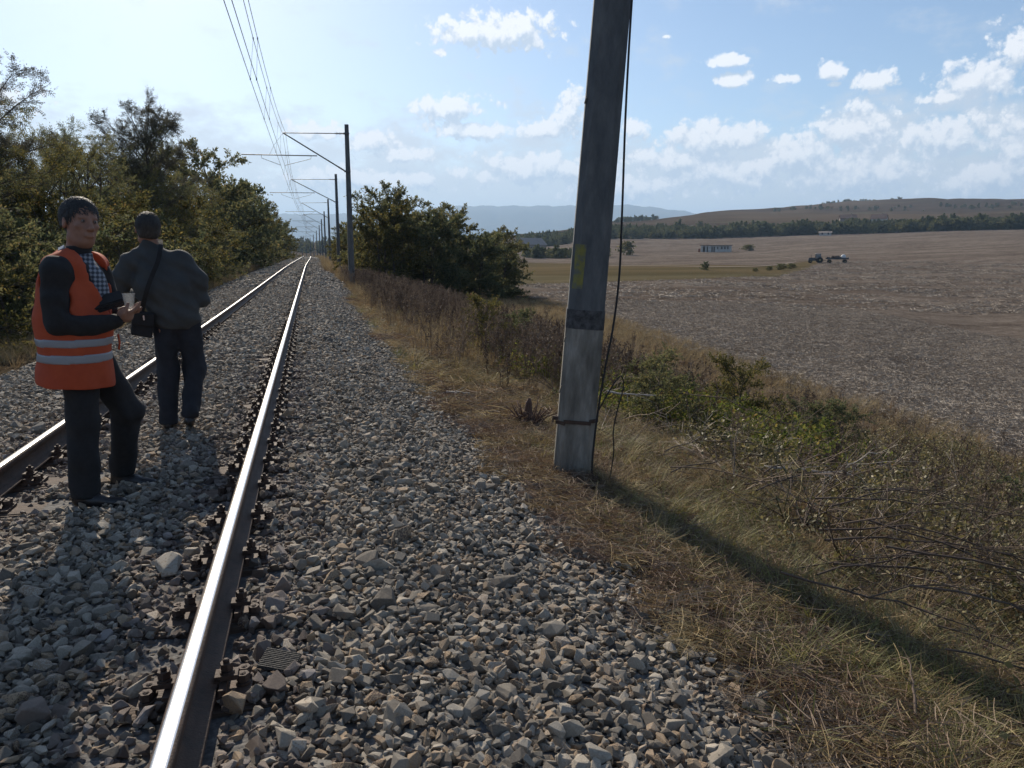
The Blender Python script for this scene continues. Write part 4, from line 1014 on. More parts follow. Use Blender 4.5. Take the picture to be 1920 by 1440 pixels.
# brown grass heaped round the foot of the near mast
k = 200; aa_ = rng.uniform(0, 6.28, k); rr2 = np.abs(rng.normal(0, .24, k)) + .12
veg('foot_grass', VS, 5, 3.24 + rr2 * np.cos(aa_), 5.86 + rr2 * np.sin(aa_) * .9, .7, 1.1, 'red brown straw heaped round the foot of the near mast', 'dead grass', .3, .0)
veg('foot_grass', VD, 8, 3.24 + rr2 * np.cos(aa_ + .5), 5.90 + rr2 * np.sin(aa_ + .5) * .9, .4, .75, 'dry grass tufts growing against the near mast', 'grass', .3, -.01)
for (x, y, k, s_, lb_) in ((6.2, 10.4, 2, .34, 'low green shrub close right of the near mast shaft'), (7.4, 10.2, 0, .36, 'yellow green shrub in the middle of the bramble patch'), (8.4, 9.6, 1, .33, 'dark green shrub at the right end of the brambles'), (5.4, 8.6, 2, .26, 'small olive shrub in front of the brambles'), (4.6, 15.2, 0, .34, 'leafy green clump left of the near mast under the brown stalks'), (5.8, 17.5, 1, .36, 'dark leafy clump among brown stalks on the verge'), (8.6, 6.0, 1, .3, 'dark green shrub at the right edge above the log')):
    plant('shrub', T_BUSH[k], x, y, s_ * 1.1, x * 2, lb_, 'shrub', 'low shrubs on the verge')

# individual cut branches
def branch(loc, az_, el_, L, r0, label, seed, m=None, droop=.25):
    r = np.random.default_rng(seed); s_ = np.linspace(0, 1, 9)[:, None]
    dv = np.array([math.sin(R(az_)) * math.cos(R(el_)), math.cos(R(az_)) * math.cos(R(el_)), math.sin(R(el_))])
    P = dv * L * s_ + np.array([0, 0, -droop]) * L * s_ ** 2 + np.cumsum(r.normal(0, .03 * L, (9, 3)), 0) * .6 * (.3 + s_)
    root = empty('cut_branch', (loc[0], loc[1], gz(loc[0], loc[1]) + loc[2]), 0, label, 'branch', 'cut branches on the slope')
    V, F = tube_np(P, r0 * (1.15 - s_[:, 0] * .8), 7); obj('stem', mesh_np('stem', V, F, m or M['twig'], True), root)
    ac = Acc()
    for q in range(int(6 + L * 4)):
        f = r.uniform(.2, 1); p0 = np.array([np.interp(f, s_[:, 0], P[:, k]) for k in range(3)]); d2 = dv + r.normal(0, .55, 3); u_ = np.linspace(0, 1, 5)[:, None]; ll = L * r.uniform(.12, .35)
        V, F = tube_np(p0 + d2 * ll * u_ + np.array([0, 0, -.12]) * ll * u_ ** 2 + r.normal(0, .01, (5, 3)) * u_, r0 * .35 * (1.1 - u_[:, 0]), 4); ac.add(V, F)
    obj('twigs', ac.mesh('twigs', m or M['twig'], True), root)
    return root
WH = mat('pale_dead_wood', stops=[(.3, (.26, .23, .20)), (.7, (.46, .42, .37))], scale=12, rough=.9)
BR = [
 ((4.2, 3.9, .22), 92, 4, 1.7, .011, 'long dark branch at the top of the cut pile, pointing right'),
 ((4.1, 3.7, .16), 100, 6, 2.0, .012, 'thick brown branch through the middle of the cut pile'),
 ((4.3, 4.1, .25), 110, 2, 2.1, .010, 'brown branch of the pile sweeping down to the right edge'),
 ((3.9, 3.55, .12), 85, 8, 1.3, .009, 'lowest branch of the pile lying almost flat on the straw'),
 ((4.4, 3.6, .30), 118, -2, 1.8, .010, 'branch of the pile running towards the lower right corner'),
 ((4.5, 4.3, .32), 75, 6, 1.6, .009, 'thin branch of the pile reaching back over the scrub'),
 ((4.6, 4.0, .36), 128, -4, 1.9, .010, 'dark forked branch on the front of the pile'),
 ((4.0, 5.6, .15), 60, 10, 1.6, .009, 'bare branch arching between the near mast and the pile'),
 ((4.7, 6.6, .20), 140, 14, 1.5, .008, 'slender bare branch lying across the green brambles'),
 ((5.6, 8.6, .55), 150, 6, 1.9, .010, 'long dark branch slanting out of the brambles'),
 ((5.2, 2.0, .10), 95, 2, 1.3, .020, 'thick brown log end at the right edge of the picture'),
 ((4.0, 6.3, .06), 72, 2, 1.2, .007, 'dark straight stick behind the foot of the near mast'),
]
TWB = mat('brown_branch', stops=[(.3, (.05, .034, .025)), (.7, (.13, .09, .065))], scale=14, rough=.9)
for i, (lc, a_, e_, L_, r0_, lb_) in enumerate(BR): branch(lc, a_, e_, L_, r0_ * .62, lb_, 300 + i, TWB)
for i in range(26):
    o = branch((random.uniform(3.5, 5.6), random.uniform(2.6, 5.6), random.uniform(.08, .45)), random.uniform(50, 170), random.uniform(-6, 14), random.uniform(.9, 1.8), random.uniform(.003, .006), 'thin brown shoot lying in the tangled cut pile on the slope', 400 + i, TWB)
    o['group'] = 'thin shoots of the cut pile'
branch((5.9, 6.2, .10), 168, 46, .95, .011, 'pale bent dead branch standing upright in the scrub', 320, WH)
branch((5.1, 6.0, .18), 120, 0, .9, .012, 'bone white stick lying slantwise in the scrub', 321, WH, .05)
branch((4.5, 8.3, .42), 118, -4, .55, .012, 'short white stick among the bramble leaves', 322, WH, .05)
branch((2.75, 9.2, .05), 140, 2, .35, .014, 'short white stick on the dry grass left of the mast', 323, WH, .05)
branch((3.4, 2.25, .05), 40, 12, .35, .006, 'small grey stick poking from the straw at the ballast edge', 324)

# hacked stump left of the mast
st = empty('tree_stump', (3.38, 7.75, gz(3.38, 7.75) - .03), 0, 'splintered red brown stump with cut shoots left of the near mast', 'stump')
SM = mat('stump_wood', stops=[(.3, (.05, .028, .02)), (.6, (.12, .068, .05)), (.8, (.20, .13, .10))], scale=16, rough=.9, bump=.6, bump_scale=30, stretch=(1, 1, .2))
mb = MB(); r = random.Random(4)
for i in range(3):
    a = r.uniform(0, 6.28); rr_ = r.uniform(0, .05); hh_ = (.34, .22, .16)[i]; b0 = (math.cos(a) * rr_, math.sin(a) * rr_)
    mb.tube([(b0[0], b0[1], -.05), (b0[0] * 1.2, b0[1], hh_ * .5), (b0[0] * 1.4 + .01, b0[1] * 1.3, hh_ * .85), (b0[0] * 1.4 + .02, b0[1] * 1.3, hh_)], [.065, .05, .034, .012], 7, sm=False)
mb.obj('core', SM, st)
for i in range(90):
    a = r.uniform(0, 6.28); L_ = r.uniform(.10, .30); el_ = r.uniform(-.05, 1.3); b0 = Vector((math.cos(a) * .07, math.sin(a) * .07, r.uniform(0, .08))); d_ = Vector((math.cos(a) * math.cos(el_), math.sin(a) * math.cos(el_), math.sin(el_)))
    MB().tube([b0, b0 + d_ * L_ * .5 + Vector((r.uniform(-.03, .03), r.uniform(-.03, .03), .02)), b0 + d_ * L_], [.009, .007, .003], 5).obj('shoot', SM, st)

# ------------------------------------------------------------------ far things
def small_tree(seed, H, sp, m):
    return tree_meshes(seed, H, sp, 27, 9, 12, m, style='simple', low=.05, llen=.75, lwid=.24)
FT = [small_tree(31, 9, 4.2, M['leaf_c']), small_tree(32, 8, 4.5, M['leaf_a']), small_tree(33, 10, 3.2, M['leaf_c'])]
def pol(a_, d_): return (CAM[0] + d_ * math.sin(R(a_)), d_ * math.cos(R(a_)))
ftc = proto_coll('far_tree', [f[1] for f in FT])
r = np.random.default_rng(9)
def belt(name, a0, a1, d0, d1, n_, s0, s1, label):
    A = r.uniform(a0, a1, n_); t = r.random(n_); Dm = np.interp(A, [a0, a1], [d0[0], d1[0]]) * (1 - t) + np.interp(A, [a0, a1], [d0[1], d1[1]]) * t
    X = CAM[0] + Dm * np.sin(np.radians(A)); Y = Dm * np.cos(np.radians(A)); Z = ground_z(X, Y) - .6
    rot = np.zeros((n_, 3)); rot[:, 2] = r.uniform(0, 6.28, n_); sc = r.uniform(s0, s1, n_)[:, None] * np.ones((1, 3))
    return tag(scatter(name, ftc, np.stack([X, Y, Z], 1), rot, sc, r.integers(0, 3, n_)), label, 'trees', kind='stuff')
belt('village_wood', 15, 30, (560, 700), (600, 690), 800, .4, .9, 'dark belt of village trees at the foot of the left hill')
belt('village_wood', 30, 52, (605, 660), (640, 690), 560, .5, 1.1, 'dark belt of trees along the far edge of the ploughed field')
belt('far_scrub', 36, 41, (1700, 1760), (1700, 1780), 50, .5, .9, 'dark scrub on top of the far brown hill')
belt('far_scrub', 33, 52, (1250, 1330), (1350, 1500), 90, .3, .8, 'scattered bushes on the slope of the far brown hill')
belt('far_scrub', 21, 25, (1000, 1060), (1050, 1100), 45, .5, .9, 'scrubby knoll on the left end of the brown hill')
belt('far_wood', -8, 14, (600, 900), (620, 900), 420, .5, 1.0, 'distant dark trees in the valley beyond the track')
belt('field_hedge', 15.5, 21.5, (330, 350), (300, 315), 40, .35, .6, 'grey hedge behind the pasture left of the mast')
for a_, d_, s_, k, lb_ in ((32.2, 640, 1.2, 0, 'round dark tree standing above the tree belt left of the houses'), (37.9, 690, 1.3, 1, 'broad dark tree between the two houses'), (43.3, 660, 1.1, 2, 'pointed dark tree right of the houses'),
                        (26.6, 655, 1.2, 2, 'narrow tree above the belt, left of a lone round tree'), (28.1, 760, .9, 0, 'lone round tree on the hillside above the belt'), (22.9, 330, .75, 1, 'yellowish bushy tree just right of the near mast shaft'), (28.6, 165, .22, 0, 'single small bush in the pasture strip'), (31.4, 395, .45, 1, 'flat bush right of the ruined building')):
    x, y = pol(a_, d_); o = empty('tree' if s_ > .6 else 'bush', (x, y, gz(x, y) - .2), 0, lb_, 'tree' if s_ > .6 else 'bush'); o.scale = (s_, s_, s_) if k != 1 or s_ > .6 else (s_ * 1.5, s_ * 1.3, s_ * .9)
    obj('trunk', FT[k][0], o); obj('crown', FT[k][1], o)
for (a_, d_, s_) in ((33.0, 170, .13), (33.8, 176, .18), (34.4, 184, .16), (32.0, 160, .10)):
    x, y = pol(a_, d_); o = empty('bush', (x, y, gz(x, y) - .1), a_, 'low brown bush on the bank between pasture and ploughed field, ' + {34.4: 'rightmost', 33.8: 'second from the right', 33.0: 'third from the right', 32.0: 'leftmost'}[a_], 'bush', 'bushes on the field bank'); o.scale = (s_ * 1.4, s_ * 1.4, s_)
    obj('crown', FT[1][1], o)

WALLW = mat('whitewashed_wall', stops=[(.3, (.40, .375, .335)), (.7, (.60, .57, .52))], scale=1.2, rough=.9)
WALLB = mat('brown_wall', stops=[(.3, (.17, .14, .12)), (.7, (.26, .22, .19))], scale=1.2, rough=.9)
ROOFR = mat('roof_tile', stops=[(.3, (.10, .06, .045)), (.7, (.17, .10, .075))], scale=3, rough=.9)
ROOFP = mat('pale_roof', stops=[(.3, (.24, .19, .16)), (.7, (.34, .28, .24))], scale=3, rough=.8)
DARK = mat('dark_opening', (.02, .02, .022), rough=.6)
def house(a_, d_, w, dp, h, rh, label, wm, rm, rz=0, nwin=3, zb=None):
    x, y = pol(a_, d_); o = empty('house', (x, y, gz(x, y) if zb is None else zb), -R(a_) + rz, label, 'house')
    m_ = MB(); m_.box((0, 0, h / 2 - 2), (w, dp, h + 4)); m_.add([(-w / 2, -dp / 2, h), (-w / 2, dp / 2, h), (-w / 2, 0, h + rh * .96), (w / 2, -dp / 2, h), (w / 2, dp / 2, h), (w / 2, 0, h + rh * .96)], [(0, 2, 1), (3, 4, 5)]); m_.obj('wall', wm, o)
    e = .5; m_ = MB(); V = [(-w / 2 - e, -dp / 2 - e, h - .2), (w / 2 + e, -dp / 2 - e, h - .2), (w / 2 + e, 0, h + rh), (-w / 2 - e, 0, h + rh), (-w / 2 - e, dp / 2 + e, h - .2), (w / 2 + e, dp / 2 + e, h - .2)]
    V2 = [(p[0], p[1], p[2] - .18) for p in V]
    m_.add(V + V2, [(0, 1, 2, 3), (3, 2, 5, 4), (9, 8, 7, 6), (10, 11, 8, 9), (0, 6, 7, 1), (4, 5, 11, 10), (0, 3, 9, 6), (3, 4, 10, 9), (1, 7, 8, 2), (2, 8, 11, 5)]); rf = m_.obj('roof', rm, o)
    MB().box((w * .2, .3, h + rh + .2), (.6, .6, 1.4)).obj('chimney', WALLB, rf)
    for i in range(nwin):
        wx = -w / 2 + w * (i + .5) / nwin; f_ = MB().box((wx, -dp / 2 - .02, h * .55), (1.2, .08, 1.4)).obj('window', WALLW, o); MB().box((wx, -dp / 2 - .07, h * .55), (1.0, .04, 1.2)).obj('pane', DARK, f_)
    return o
house(16.0, 480, 15, 11, 4.2, 4.0, 'brown gabled barn half hidden left of the near mast', WALLB, ROOFP, R(35), 2)
house(37.75, 725, 13, 10, 8.5, 3.2, 'two storey house with dark roof above the tree belt', WALLB, ROOFR, R(5), 3, 23.0)
house(39.65, 735, 12, 10, 7.5, 4.0, 'pale house with steep dark roof, rightmost in the tree belt', WALLW, ROOFR, R(-8), 3, 23.5)
house(36.4, 596, 8, 5, 2.2, .6, 'low white shed in front of the tree belt', WALLW, ROOFP, 0, 2)
# ruined long shed
x, y = pol(29.25, 392); ru = empty('ruined_shed', (x, y, gz(x, y)), -R(29.25), 'long roofless looking white shed with dark openings in the field', 'shed')
hw_ = 7.2
segs = [(-7.2, -6.2), (-5.2, -4.4), (-3.8, -2.2), (-1.6, -1.2), (-.6, .4), (1.0, 2.2), (3.0, 3.7), (4.4, 5.1), (5.8, 7.2)]
m_ = MB()
for a0, a1 in segs: m_.box(((a0 + a1) / 2, -2.5, 1.15), (a1 - a0, .3, 3.3))
m_.box((0, -2.5, 2.95), (14.4, .3, .3)); m_.box((0, 2.5, 1.3), (14.4, .3, 3.6)); m_.box((-7.05, 0, 1.3), (.3, 4.7, 3.6)); m_.box((7.05, 0, 1.3), (.3, 4.7, 3.6))
for a0, a1 in zip([s_[1] for s_ in segs[4:-1]], [s_[0] for s_ in segs[5:]]): m_.box(((a0 + a1) / 2, -2.5, .4), (a1 - a0, .28, 1.8))
m_.obj('wall', WALLW, ru); MB().box((0, 0, 3.22), (15.6, 6.2, .2)).obj('roof', ROOFR, ru); MB().box((0, 1.2, .9), (14, .1, 2.9)).obj('back_room_wall', WALLB, ru)
MB().box((-7.9, -1.5, .7), (1.0, 1.2, 1.7)).obj('brick_pier', mat('red_brick', (.22, .08, .05), rough=.9), ru)

# tractor and cart
x, y = pol(36.0, 222); TR = empty('tractor', (x, y, gz(x, y)), -R(36) + R(8), 'dark tractor with cab in the ploughed field, pulling a cart', 'tractor')
TD = mat('tractor_paint', (.045, .05, .06), rough=.5); TYR = mat('tyre', (.02, .02, .02), rough=.9); RIM = mat('wheel_rim', (.30, .24, .08), rough=.6); GL = mat('cab_glass', (.20, .23, .25), rough=.1)
def wheel(p, rad, w, par):
    t_ = MB().lathe([(rad * .5, -w / 2), (rad * .93, -w / 2), (rad, -w / 4), (rad, w / 4), (rad * .93, w / 2), (rad * .5, w / 2)], n=22, axis='Y').obj('wheel', TYR, par, p)
    MB().lathe([(rad * .2, -w * .52), (rad * .5, -w * .45), (rad * .5, w * .45), (rad * .2, w * .52)], n=16, axis='Y').obj('rim', RIM, t_); return t_
m_ = MB(); m_.box((-1.35, 0, 1.05), (1.7, .75, .7), taper=.92); m_.box((-.4, 0, .8), (2.6, .5, .4)); m_.box((-2.2, 0, .85), (.12, .7, .5)); m_.obj('bonnet', TD, TR)
m_ = MB()
for sx_ in (-.45, .75):
    for sy_ in (-.6, .6): m_.box((sx_, sy_, 1.75), (.09, .09, 1.3))
m_.box((.15, 0, 1.12), (1.3, 1.25, .25)); m_.obj('cab', TD, TR)
MB().box((.15, 0, 2.46), (1.5, 1.45, .12), taper=.9).obj('cab_roof', mat('cab_roof', (.35, .33, .30), rough=.6), TR)
for sy_ in (-.6, .6): MB().box((.15, sy_ , 1.8), (1.08, .02, 1.0)).obj('cab_window', GL, TR)
for sy_ in (-.72, .72): wheel((.55, sy_, .78), .78, .40, TR); wheel((-1.75, sy_, .45), .45, .26, TR); MB().box((.55, sy_, 1.62), (1.1, .42, .08)).obj('mudguard', TD, TR)
MB().tube([(-1.5, .2, 1.4), (-1.5, .2, 2.2)], .04, 6).obj('exhaust', TYR, TR)
MB().tube([(1.2, 0, .6), (2.3, 0, .65)], .06, 6).obj('drawbar', TD, TR)
CT = empty('cart', (x + 4.9 * math.cos(R(-28)), y + 4.9 * math.sin(R(-28)), gz(x + 4.3, y - 2.3)), -R(28), 'loaded flat cart with white sacks behind the tractor', 'cart')
m_ = MB(); m_.box((0, 0, 1.0), (5.4, 2.0, .14)); m_.box((0, -1.0, 1.2), (5.4, .06, .3)); m_.box((0, 1.0, 1.2), (5.4, .06, .3)); m_.box((2.68, 0, 1.35), (.06, 2.0, .6)); m_.obj('cart_bed', TD, CT)
for sx_ in (-1.9, 1.9):
    for sy_ in (-.85, .85): wheel((sx_, sy_, .45), .45, .24, CT)
m_ = MB(); rr_ = random.Random(3)
for i in range(14): m_.box((-2.1 + rr_.random() * 3.0, rr_.uniform(-.6, .6), 1.3 + rr_.random() * .35), (.8, .5, .4), rz=rr_.random() * 3, tilt=(rr_.uniform(-.3, .3), rr_.uniform(-.3, .3)))
tag(m_.obj('bundles', M['clod'], None, CT.location, CT.rotation_euler), 'heap of dark bundles on the front of the cart', 'load', kind=None)
sk = MB().lathe([(.3, 0), (.62, .2), (.66, .6), (.45, 1.0), (.15, 1.15)], n=14).obj('white_sack', mat('white_sack', (.70, .70, .68), rough=.8), None, (CT.location.x + 1.5 * math.cos(R(-28)), CT.location.y + 1.5 * math.sin(R(-28)), CT.location.z + 1.07))
tag(sk, 'bulging white sack on the rear of the cart', 'sack')

# ------------------------------------------------------------------ people: smooth distance fields meshed by surface nets
class SDF:
    def __init__(s, lo, hi, h):
        s.h = h; s.lo = np.array(lo, float)
        s.ax = [np.arange(lo[i], hi[i] + h, h) for i in range(3)]
        s.D = np.full([len(a) for a in s.ax], .25, np.float32)
    def blk(s, lo, hi):
        sl = []
        for i in range(3):
            a = int(max(0, math.floor((lo[i] - s.lo[i]) / s.h))); b = int(min(len(s.ax[i]), math.ceil((hi[i] - s.lo[i]) / s.h) + 1)); sl.append(slice(a, max(a, b)))
        g = np.meshgrid(*[s.ax[i][sl[i]] for i in range(3)], indexing='ij')
        return tuple(sl), g
    def op(s, lo, hi, fn, k, sub=False, m=.09):
        sl, g = s.blk(np.array(lo) - m, np.array(hi) + m)
        d = fn(*g).astype(np.float32); D = s.D[sl]
        if D.size == 0: return s
        if sub:
            d = -d; hh = np.clip(.5 - .5 * (D - d) / k, 0, 1) if k > 0 else (d > D) * 1.
            s.D[sl] = D * (1 - hh) + d * hh + k * hh * (1 - hh)
        else:
            hh = np.clip(.5 + .5 * (D - d) / max(k, 1e-4), 0, 1); s.D[sl] = D * (1 - hh) + d * hh - k * hh * (1 - hh)
        return s
    def cap(s, a, b, ra, rb, k=.02, sub=False, sx=None):
        a, b = np.array(a, float), np.array(b, float); ab = b - a; L2 = ab @ ab + 1e-9
        def fn(x, y, z):
            t = np.clip(((x - a[0]) * ab[0] + (y - a[1]) * ab[1] + (z - a[2]) * ab[2]) / L2, 0, 1)
            return np.sqrt((x - a[0] - t * ab[0]) ** 2 + (y - a[1] - t * ab[1]) ** 2 + (z - a[2] - t * ab[2]) ** 2) - (ra + (rb - ra) * t)
        r_ = max(ra, rb); return s.op(np.minimum(a, b) - r_, np.maximum(a, b) + r_, fn, k, sub)
    def chain(s, P, rs, k=.02):
        for i in range(len(P) - 1): s.cap(P[i], P[i + 1], rs[i], rs[i + 1], k)
        return s
    def ell(s, c, r, k=.02, yaw=0, sub=False, pitch=0):
        c = np.array(c, float); r = np.array(r, float); cy, sy = math.cos(yaw), math.sin(yaw); cp, sp_ = math.cos(pitch), math.sin(pitch)
        def fn(x, y, z):
            X, Y, Z = x - c[0], y - c[1], z - c[2]; X, Y = X * cy + Y * sy, -X * sy + Y * cy; X, Z = X * cp + Z * sp_, -X * sp_ + Z * cp
            k0 = np.sqrt((X / r[0]) ** 2 + (Y / r[1]) ** 2 + (Z / r[2]) ** 2) + 1e-6; k1 = np.sqrt((X / r[0] ** 2) ** 2 + (Y / r[1] ** 2) ** 2 + (Z / r[2] ** 2) ** 2) + 1e-6
            return k0 * (k0 - 1) / k1
        R_ = r.max(); return s.op(c - R_, c + R_, fn, k, sub)
    def folds(s, amp, fr=38, seed=0, zs=1.0):
        g = np.meshgrid(*s.ax, indexing='ij'); r = np.random.default_rng(seed); n_ = 0
        for i in range(5):
            d = r.normal(size=3) * np.array([1, 1, zs]); d /= np.linalg.norm(d); f = fr * r.uniform(.5, 1.5)
            n_ = n_ + np.sin(f * (g[0] * d[0] + g[1] * d[1] + g[2] * d[2]) + r.uniform(0, 6) + 1.3 * np.sin(f * .4 * (g[2] + g[0])))
        s.D += (amp * n_ / 3).astype(np.float32); return s
    def clipf(s, fn):
        g = np.meshgrid(*s.ax, indexing='ij'); s.D = np.maximum(s.D, fn(*g).astype(np.float32)); return s
    def grow(s, d): q = SDF.__new__(SDF); q.h, q.lo, q.ax, q.D = s.h, s.lo, s.ax, s.D - d; return q
    def mesh(s, name, m, smooth=True):
        D = s.D.copy(); D[0], D[-1], D[:, 0], D[:, -1], D[:, :, 0], D[:, :, -1] = (.1,) * 6
        ins = D < 0; nx, ny, nz = D.shape
        cor = [(i, j, k) for i in (0, 1) for j in (0, 1) for k in (0, 1)]
        sub = lambda A, c: A[c[0]:nx - 1 + c[0], c[1]:ny - 1 + c[1], c[2]:nz - 1 + c[2]]
        cnt = sum(sub(ins, c).astype(np.int8) for c in cor); act = (cnt > 0) & (cnt < 8)
        idx = np.argwhere(act); vid = np.full(act.shape, -1, np.int64); vid[tuple(idx.T)] = np.arange(len(idx))
        Dv = {c: D[idx[:, 0] + c[0], idx[:, 1] + c[1], idx[:, 2] + c[2]] for c in cor}
        acc = np.zeros((len(idx), 3)); w = np.zeros(len(idx))
        for a in cor:
            for ax in range(3):
                if a[ax]: continue
                b = list(a); b[ax] = 1; b = tuple(b); da, db = Dv[a], Dv[b]; cr = (da < 0) != (db < 0)
                t = np.where(cr, da / np.where(cr, da - db, 1), 0); p = np.array(a, float)[None] + 0 * acc; p[:, ax] = t
                acc += p * cr[:, None]; w += cr
        V = (idx + acc / w[:, None]) * s.h + s.lo
        F = []
        for ax in range(3):
            u, v = [(1, 2), (2, 0), (0, 1)][ax]
            sl0 = [slice(1, -1)] * 3; sl0[ax] = slice(0, -1); sl1 = list(sl0); sl1[ax] = slice(1, None)
            A, B = ins[tuple(sl0)], ins[tuple(sl1)]; e = np.argwhere(A != B); off = np.array([1, 1, 1]); off[ax] = 0; e2 = e + off
            flip = A[tuple(e.T)]
            def at(du, dv): q = e2.copy(); q[:, u] -= du; q[:, v] -= dv; return vid[tuple(q.T)]
            f = np.stack([at(1, 1), at(0, 1), at(0, 0), at(1, 0)], 1); f[~flip] = f[~flip][:, ::-1]; F.append(f)
        F = np.concatenate(F); F = F[(F >= 0).all(1)]
        return mesh_np(name, V, F, m, smooth)

SKIN = mat('skin', stops=[(.3, (.23, .115, .075)), (.7, (.31, .165, .11))], scale=18, rough=.6)
HAIRM = mat('dark_hair', stops=[(.3, (.018, .016, .015)), (.7, (.06, .055, .05))], scale=60, rough=.6, stretch=(1, 1, .3), bump=.5, bump_scale=120)
BLK = mat('black_cloth', stops=[(.3, (.012, .0115, .012)), (.7, (.021, .020, .021))], scale=30, rough=.9, bump=.2, bump_scale=300)
NAVY = mat('navy_jeans', stops=[(.3, (.012, .013, .017)), (.7, (.024, .026, .033))], scale=12, rough=.9, bump=.2, bump_scale=300)
JAK = mat('grey_green_jacket', stops=[(.3, (.036, .039, .040)), (.7, (.055, .059, .058))], scale=9, rough=.85, bump=.2, bump_scale=200)
ORG = mat('orange_vest', stops=[(.3, (.50, .075, .026)), (.7, (.64, .115, .040))], scale=6, rough=.75, translucent=.3, bump=.12, bump_scale=250)
REF = mat('reflective_tape', (.27, .28, .30), rough=.4, bump=.1, bump_scale=200)
SHOE = mat('black_leather', (.018, .016, .016), rough=.35)
# plaid shirt
PLAID = mat('plaid_shirt', (.35, .38, .42), rough=.9)
n, l = PLAID.node_tree.nodes, PLAID.node_tree.links
tcn = n.new('ShaderNodeTexCoord'); ms = None
for ax, rot_ in (((0, 0, 0)), None), ((0, PI / 2, 0), 1):
    w_ = n.new('ShaderNodeTexWave'); w_.inputs['Scale'].default_value = 13; w_.bands_direction = 'Z' if rot_ is None else 'X'; w_.wave_profile = 'SIN'; l.new(tcn.outputs['Object'], w_.inputs['Vector'])
    ms = w_.outputs['Fac'] if ms is None else gmath(n, l, 'ADD', ms, w_.outputs['Fac'])
q_ = ramp(n, [(.25, (.03, .035, .05)), (.5, (.10, .115, .14)), (.8, (.26, .28, .31))]); l.new(gmath(n, l, 'MULTIPLY', ms, .5), q_.inputs[0]); l.new(q_.outputs[0], n['Principled BSDF'].inputs['Base Color'])

def fingers(s, palm, fdir, updir, L=.085, r=.0085, curl=.6, fan=.012, k=.006, side=1, cup=None):
    """four unequal fingers and a side thumb from a palm centre"""
    f = Vector(fdir).normalized(); u = Vector(updir).normalized(); w = f.cross(u).normalized() * side
    p0 = Vector(palm)
    s.ell(p0, (.046, .030, .040), .01)
    for i, (o, ln) in enumerate(((-.030, .86), (-.010, 1.0), (.011, .95), (.031, .76))):
        a = p0 + w * o + f * .030; d1 = (f + w * o * 4).normalized(); b_ = a + d1 * L * .42 * ln
        d2 = (d1 + u * curl).normalized(); c = b_ + d2 * L * .32 * ln; d3 = (d1 + u * curl * 2.4).normalized(); e = c + d3 * L * .26 * ln
        s.chain([p0 + w * o * .7, a, b_, c, e], [.012, r * 1.15, r, r * .95, r * .8], k)
    t0 = p0 - w * .030 - f * .018; t1 = t0 - w * .022 + u * .016 + f * .012; t2 = t1 + f * .026 + u * .020 - w * .004; t3 = t2 + f * .018 + u * .014 + w * .006
    s.chain([t0, t1, t2, t3], [.015, .0125, .0105, .0088], k)

def head(s, c, yaw, sc=1.0, face=True):
    """c centre of the skull; yaw: direction the face looks to (0 = +u)"""
    cy, sy = math.cos(yaw), math.sin(yaw)
    T = lambda f_, l_, u_: (c[0] + (f_ * cy - l_ * sy) * sc, c[1] + (f_ * sy + l_ * cy) * sc, c[2] + u_ * sc)
    s.ell(T(-.012, 0, .035), (.100 * sc, .080 * sc, .092 * sc), .02, yaw)
    s.ell(T(.020, 0, -.035), (.072 * sc, .066 * sc, .090 * sc), .03, yaw)
    s.ell(T(.045, 0, -.098), (.034 * sc, .034 * sc, .026 * sc), .03, yaw)       # chin
    s.cap(T(.00, .045, -.080), T(.04, .022, -.098), .022 * sc, .022 * sc, .025); s.cap(T(.00, -.045, -.080), T(.04, -.022, -.098), .022 * sc, .022 * sc, .025)
    if face:
        s.cap(T(.086, 0, .018), T(.108, 0, -.028), .009 * sc, .013 * sc, .010)   # nose
        s.ell(T(.100, .012, -.032), (.010 * sc,) * 3, .006); s.ell(T(.100, -.012, -.032), (.010 * sc,) * 3, .006)
        for q in (-1, 1):
            s.ell(T(.094, q * .031, .008), (.013 * sc, .017 * sc, .012 * sc), .010, yaw, sub=True)
            s.cap(T(.083, q * .014, .026), T(.074, q * .046, .026), .0085 * sc, .007 * sc, .012)   # brow
            s.ell(T(.068, q * .045, -.018), (.018 * sc, .016 * sc, .016 * sc), .015)               # cheekbone
        s.cap(T(.090, -.020, -.061), T(.090, .020, -.061), .0065 * sc, .0065 * sc, .005)
        s.cap(T(.088, -.017, -.071), T(.088, .017, -.071), .0075 * sc, .0075 * sc, .005)
        s.cap(T(.100, -.02, -.0655), T(.100, .02, -.0655), .003 * sc, .003 * sc, .004, sub=True)
    for q in (-1, 1):
        s.ell(T(-.005, q * .082, -.005), (.020 * sc, .011 * sc, .032 * sc), .006, yaw + q * .35)
        s.ell(T(.002, q * .094, -.003), (.010 * sc, .006 * sc, .018 * sc), .004, yaw, sub=True)
    return T

